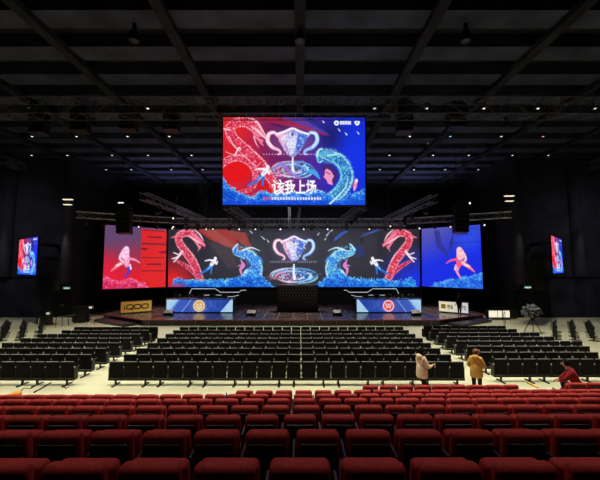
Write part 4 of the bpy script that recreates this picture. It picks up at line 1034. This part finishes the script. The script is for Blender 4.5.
    if J.get('_hem', 1) == 1:      # straight lower part of the coat
        k_ = MB().lathe([(.2, -.21), (.215, -.19), (.222, -.12), (.22, -.02), (.205, .12), (.17, .24), (.1, .26)], (0, 0, 0), 20)
        k_.build('jacket_hem', mats['jacket'], jk, True, xf=Matrix.Translation(V['pel']) @ Matrix.Diagonal((1, .82, 1, 1)))
    tr = []
    for s in 'LR': tr.append([P('pel', .12, .11), P('hip'+s, .1), (*((V['hip'+s]+V['kn'+s])/2), .09), P('kn'+s, .07), (*((V['kn'+s]*.5+V['an'+s]*.5)), .065), (*(V['kn'+s]*.08+V['an'+s]*.92), .055)])
    skin_obj('trousers', tr, mats['trousers'], t, 1)
    for s in 'LR':
        a, b = V['an'+s], V['toe'+s]; skin_obj('shoe', [[(*(a+Vector((0, -.03, -.035))), .045), (*((a+b)/2), .045), (*b, .04)]], mats.get('shoe', M_BLACK), t, 1)
    h = MB()
    h.ball(hd-fw*.015+Vector((0, 0, .03)), .112, 16, 12, (1, 1.03, 1.05))
    if hair == 'long':
        h.ball(hd-fw*.06+Vector((0, 0, -.07)), .095, 14, 10, (1.05, .8, 1.5)); h.ball(hd-fw*.07+Vector((0, 0, -.2)), .075, 12, 10, (1.2, .7, 1.5))
    hm_ = h.build('hair', mats['hair'], t, True)
    # cut the face side of the hair cap open
    bm = bmesh.new(); bm.from_mesh(hm_.data)
    bmesh.ops.delete(bm, geom=[v for v in bm.verts if (v.co-hd).dot(fw) > .055 and (v.co-hd).z < .075], context='VERTS'); bm.to_mesh(hm_.data); bm.free()
    return t
def standing(h=1.66, arms='down', fold=0.):
    s = h/1.7
    J = dict(pel=(0, 0, .93), chest=(0, -.01, 1.27), neck=(0, .0, 1.46), head=(0, .03, 1.60))
    for k, sx in (('L', -1), ('R', 1)):
        J.update({'sh'+k: (sx*.17, -.01, 1.38), 'hip'+k: (sx*.09, 0, .86), 'kn'+k: (sx*.1, .03, .48), 'an'+k: (sx*.11, -.02, .08), 'toe'+k: (sx*.13, .13, .04)})
        if arms == 'down': J.update({'el'+k: (sx*.25, -.03, 1.1), 'wr'+k: (sx*.24, .1, .88), 'ha'+k: (sx*.23, .16, .79)})
    return J
# person 1: cream jacket, facing right, forearm forward holding a phone
J = standing(); J.update(elL=(-.22, .05, 1.12), wrL=(-.16, .28, 1.07), haL=(-.13, .37, 1.10), elR=(.24, .06, 1.1), wrR=(.13, .34, 1.12), haR=(.1, .44, 1.16),
                         knL=(-.1, .14, .48), anL=(-.1, .16, .08), toeL=(-.1, .31, .04), anR=(.1, -.14, .08), knR=(.1, .0, .48), toeR=(.1, .0, .04))
Y1 = 12.2; px1 = at(421.3, 350, Y1)
p1 = person('person in a cream hooded jacket with black hair, holding up a white phone', (px1.x, Y1, 0), math.radians(-72), J, dict(jacket=M_CREAM, trousers=M_TROU, hair=M_HAIR), 'long', True, scale=1.0)
w_ = Matrix.Rotation(math.radians(-72), 4, 'Z') @ Vector((.08, .47, 1.17))
ph = thing('smartphone', 'white smartphone held by the person in the cream jacket', 'phone', (px1.x+w_.x, Y1+w_.y, w_.z-.03), math.radians(-72))
MB().box((-.038, -.005, -.04), (.038, .005, .11), .004).build('phone_case', M_WHITE, ph); MB().box((-.034, -.0065, -.035), (.034, -.005, .105)).build('phone_screen', M_LENSO, ph)
# person 2: tan jacket, back to camera, hands in front
J = standing(); J.update(elL=(-.27, .0, 1.12), wrL=(-.2, .22, 1.0), haL=(-.15, .3, .98), elR=(.27, .0, 1.12), wrR=(.2, .22, 1.0), haR=(.15, .3, .98), head=(0, .05, 1.58),
                         anL=(-.13, .05, .08), toeL=(-.15, .2, .04), anR=(.12, -.1, .08), toeR=(.14, .05, .04))
p2x = at(475.5, 350, 12.3)
p2 = person('person in a loose tan jacket with auburn hair walking near the centre aisle', (p2x.x, 12.3, 0), math.radians(-38), J, dict(jacket=M_TAN, trousers=M_TROU, hair=M_HAIR2), 'short', True, scale=.965)
# person 3: maroon jacket, squatting facing left
J = dict(_hem=-.05, pel=(0, -.05, .36), chest=(0, .1, .78), neck=(0, .2, .96), head=(0, .27, 1.09))
for k, sx in (('L', -1), ('R', 1)):
    J.update({'sh'+k: (sx*.18, .12, .88), 'el'+k: (sx*.24, .3, .66), 'wr'+k: (sx*.13, .46, .56), 'ha'+k: (sx*.09, .54, .54), 'hip'+k: (sx*.1, -.02, .33),
              'kn'+k: (sx*.17, .4, .5), 'an'+k: (sx*.14, .12, .09), 'toe'+k: (sx*.17, .28, .04)})
p3x = at(577, 380, 11.9)
p3 = person('person in a dark red jacket crouching in the aisle at far right', (p3x.x, 11.9, 0), math.radians(55), J, dict(jacket=M_MAROON, trousers=M_JEAN, hair=M_HAIR), 'short', False, scale=1.12)
# person 4: on the stage by the white board
J = standing(); p4 = at(457.5, 313, 30.0)
person('person in dark clothes standing on the stage before the white board', (p4.x, 29.6, SZ), math.radians(20), J, dict(jacket=M_DKCOAT, trousers=M_DKCOAT, hair=M_HAIR), 'short', False, scale=1.08)

# ------------------------------------------------------------------ lights
def spot(name, loc, target, power, col, angle=90, blend=.6, size=.4):
    l = bpy.data.lights.new(name, 'SPOT'); l.energy = power; l.color = col; l.spot_size = math.radians(angle); l.spot_blend = blend; l.shadow_soft_size = size
    o = bpy.data.objects.new(name, l); C.objects.link(o); o.location = loc
    o.rotation_euler = (Vector(target)-Vector(loc)).to_track_quat('-Z', 'Y').to_euler(); return o
WARM = (1, .95, .78)
for x in (-14, -7, 0, 7, 14):
    spot('house_light_lamp', (x, 13.6, 13.9), (x, 12.9, 0), 5300, WARM, 78, .7)
    spot('house_light_lamp', (x, 22.4, 13.9), (x, 20.0, 0), 4300, (1, .97, .86), 74, .8)
for x, y in ((-21, 25), (21, 25)): spot('side_house_lamp', (x, y, 13.9), (x*.97, y+.5, 0), 2400, WARM, 62, .8)
for x in (-8, 0, 8): spot('audience_lamp', (x, 6.5, 13.9), (x, 5.5, 0), 1000, (1, .95, .85), 84, .8)
# visible house light fixtures carrying the lamps
hl = thing('house_light', 'x', 'ceiling light'); MB().lathe([(.2, 0), (.23, .05), (.2, .35), (.1, .5), (.05, 1.44)], (0, 0, 0), 16).build('housing', M_BLACK, hl, True)
MB().lathe([(.17, -.01), (.05, .0)], (0, 0, .02), 16).build('lens', mat('house_lens', (.8, .8, .7), .3, emit=(1, .93, .75), estr=1.5), hl)
k = 0
for y, xs in ((13.6, (-14, -7, 0, 7, 14)), (22.4, (-14, -7, 0, 7, 14)), (6.5, (-8, 0, 8))):
    for i, x in enumerate(xs):
        o = hl if k == 0 else copy_tree(hl); k += 1; o.location = (x, y, 14.0)
        tag(o, 'large house lamp under the ceiling, %s row from the camera, %s from left' % ({13.6: 'middle', 22.4: 'far', 6.5: 'near'}[y], ORD[i+1]), 'ceiling light', 'large house lamps')
# wall washes on the pillars
for px, pw in ((69, 900), (516, 600), (8, 500), (576, 500)):
    x = at(px, 240, WY).x; spot('pillar_lamp', (x, 29.9, 9.9), (x, 30.9, 4.5), pw, (1, .93, .78), 22, 1., .1)
# unseen fill spots added to brighten the trusses, then spots onto the stage
for x in (-9, 0, 9): spot('truss_fill', (x, 24, 13.9), (x, 34, 8.5), 2400, (.95, .95, 1), 60, .9)
for x in (-12, 0, 12): spot('stage_lamp', (x+XC, 33.9, 8.9), (x+XC, 31, .5), 3600, (1, .88, .8), 80, .9)
# floor bounce on the ceiling is rendered; added blue-violet uplights brighten its far part
for x in (-14, -5, 4, 13): spot('ceiling_fill', (x, 36.6, 9.6), (x, 35.5, 15), 1000, (.55, .55, 1), 130, 1., .5)
for x in (-26, 26): spot('wall_fill', (x, 22, 12.9), (x, 31.3, 5), 1100, (.75, .78, 1), 90, 1., 2.5)  # unseen soft fill added to lift the dark side walls
w = bpy.data.worlds.new('World'); S.world = w; w.use_nodes = True
w.node_tree.nodes['Background'].inputs[0].default_value = (.01, .01, .016, 1); w.node_tree.nodes['Background'].inputs[1].default_value = .3

# ------------------------------------------------------------------ camera
cam = bpy.data.cameras.new('Camera'); co = bpy.data.objects.new('Camera', cam); C.objects.link(co); S.camera = co
co.location = (0, 0, CZ); co.rotation_euler = (math.pi/2+TH, 0, 0); cam.sensor_width = 36; cam.lens = 36*F/600.; cam.clip_end = 200; cam.clip_start = .05
S.view_settings.view_transform = 'Standard'; S.view_settings.look = 'None'; S.view_settings.gamma = 1; S.view_settings.use_curve_mapping = False
S.view_settings.exposure = 0.
S.cycles.use_denoising = True; S.cycles.max_bounces = 6; S.cycles.sample_clamp_indirect = 3.
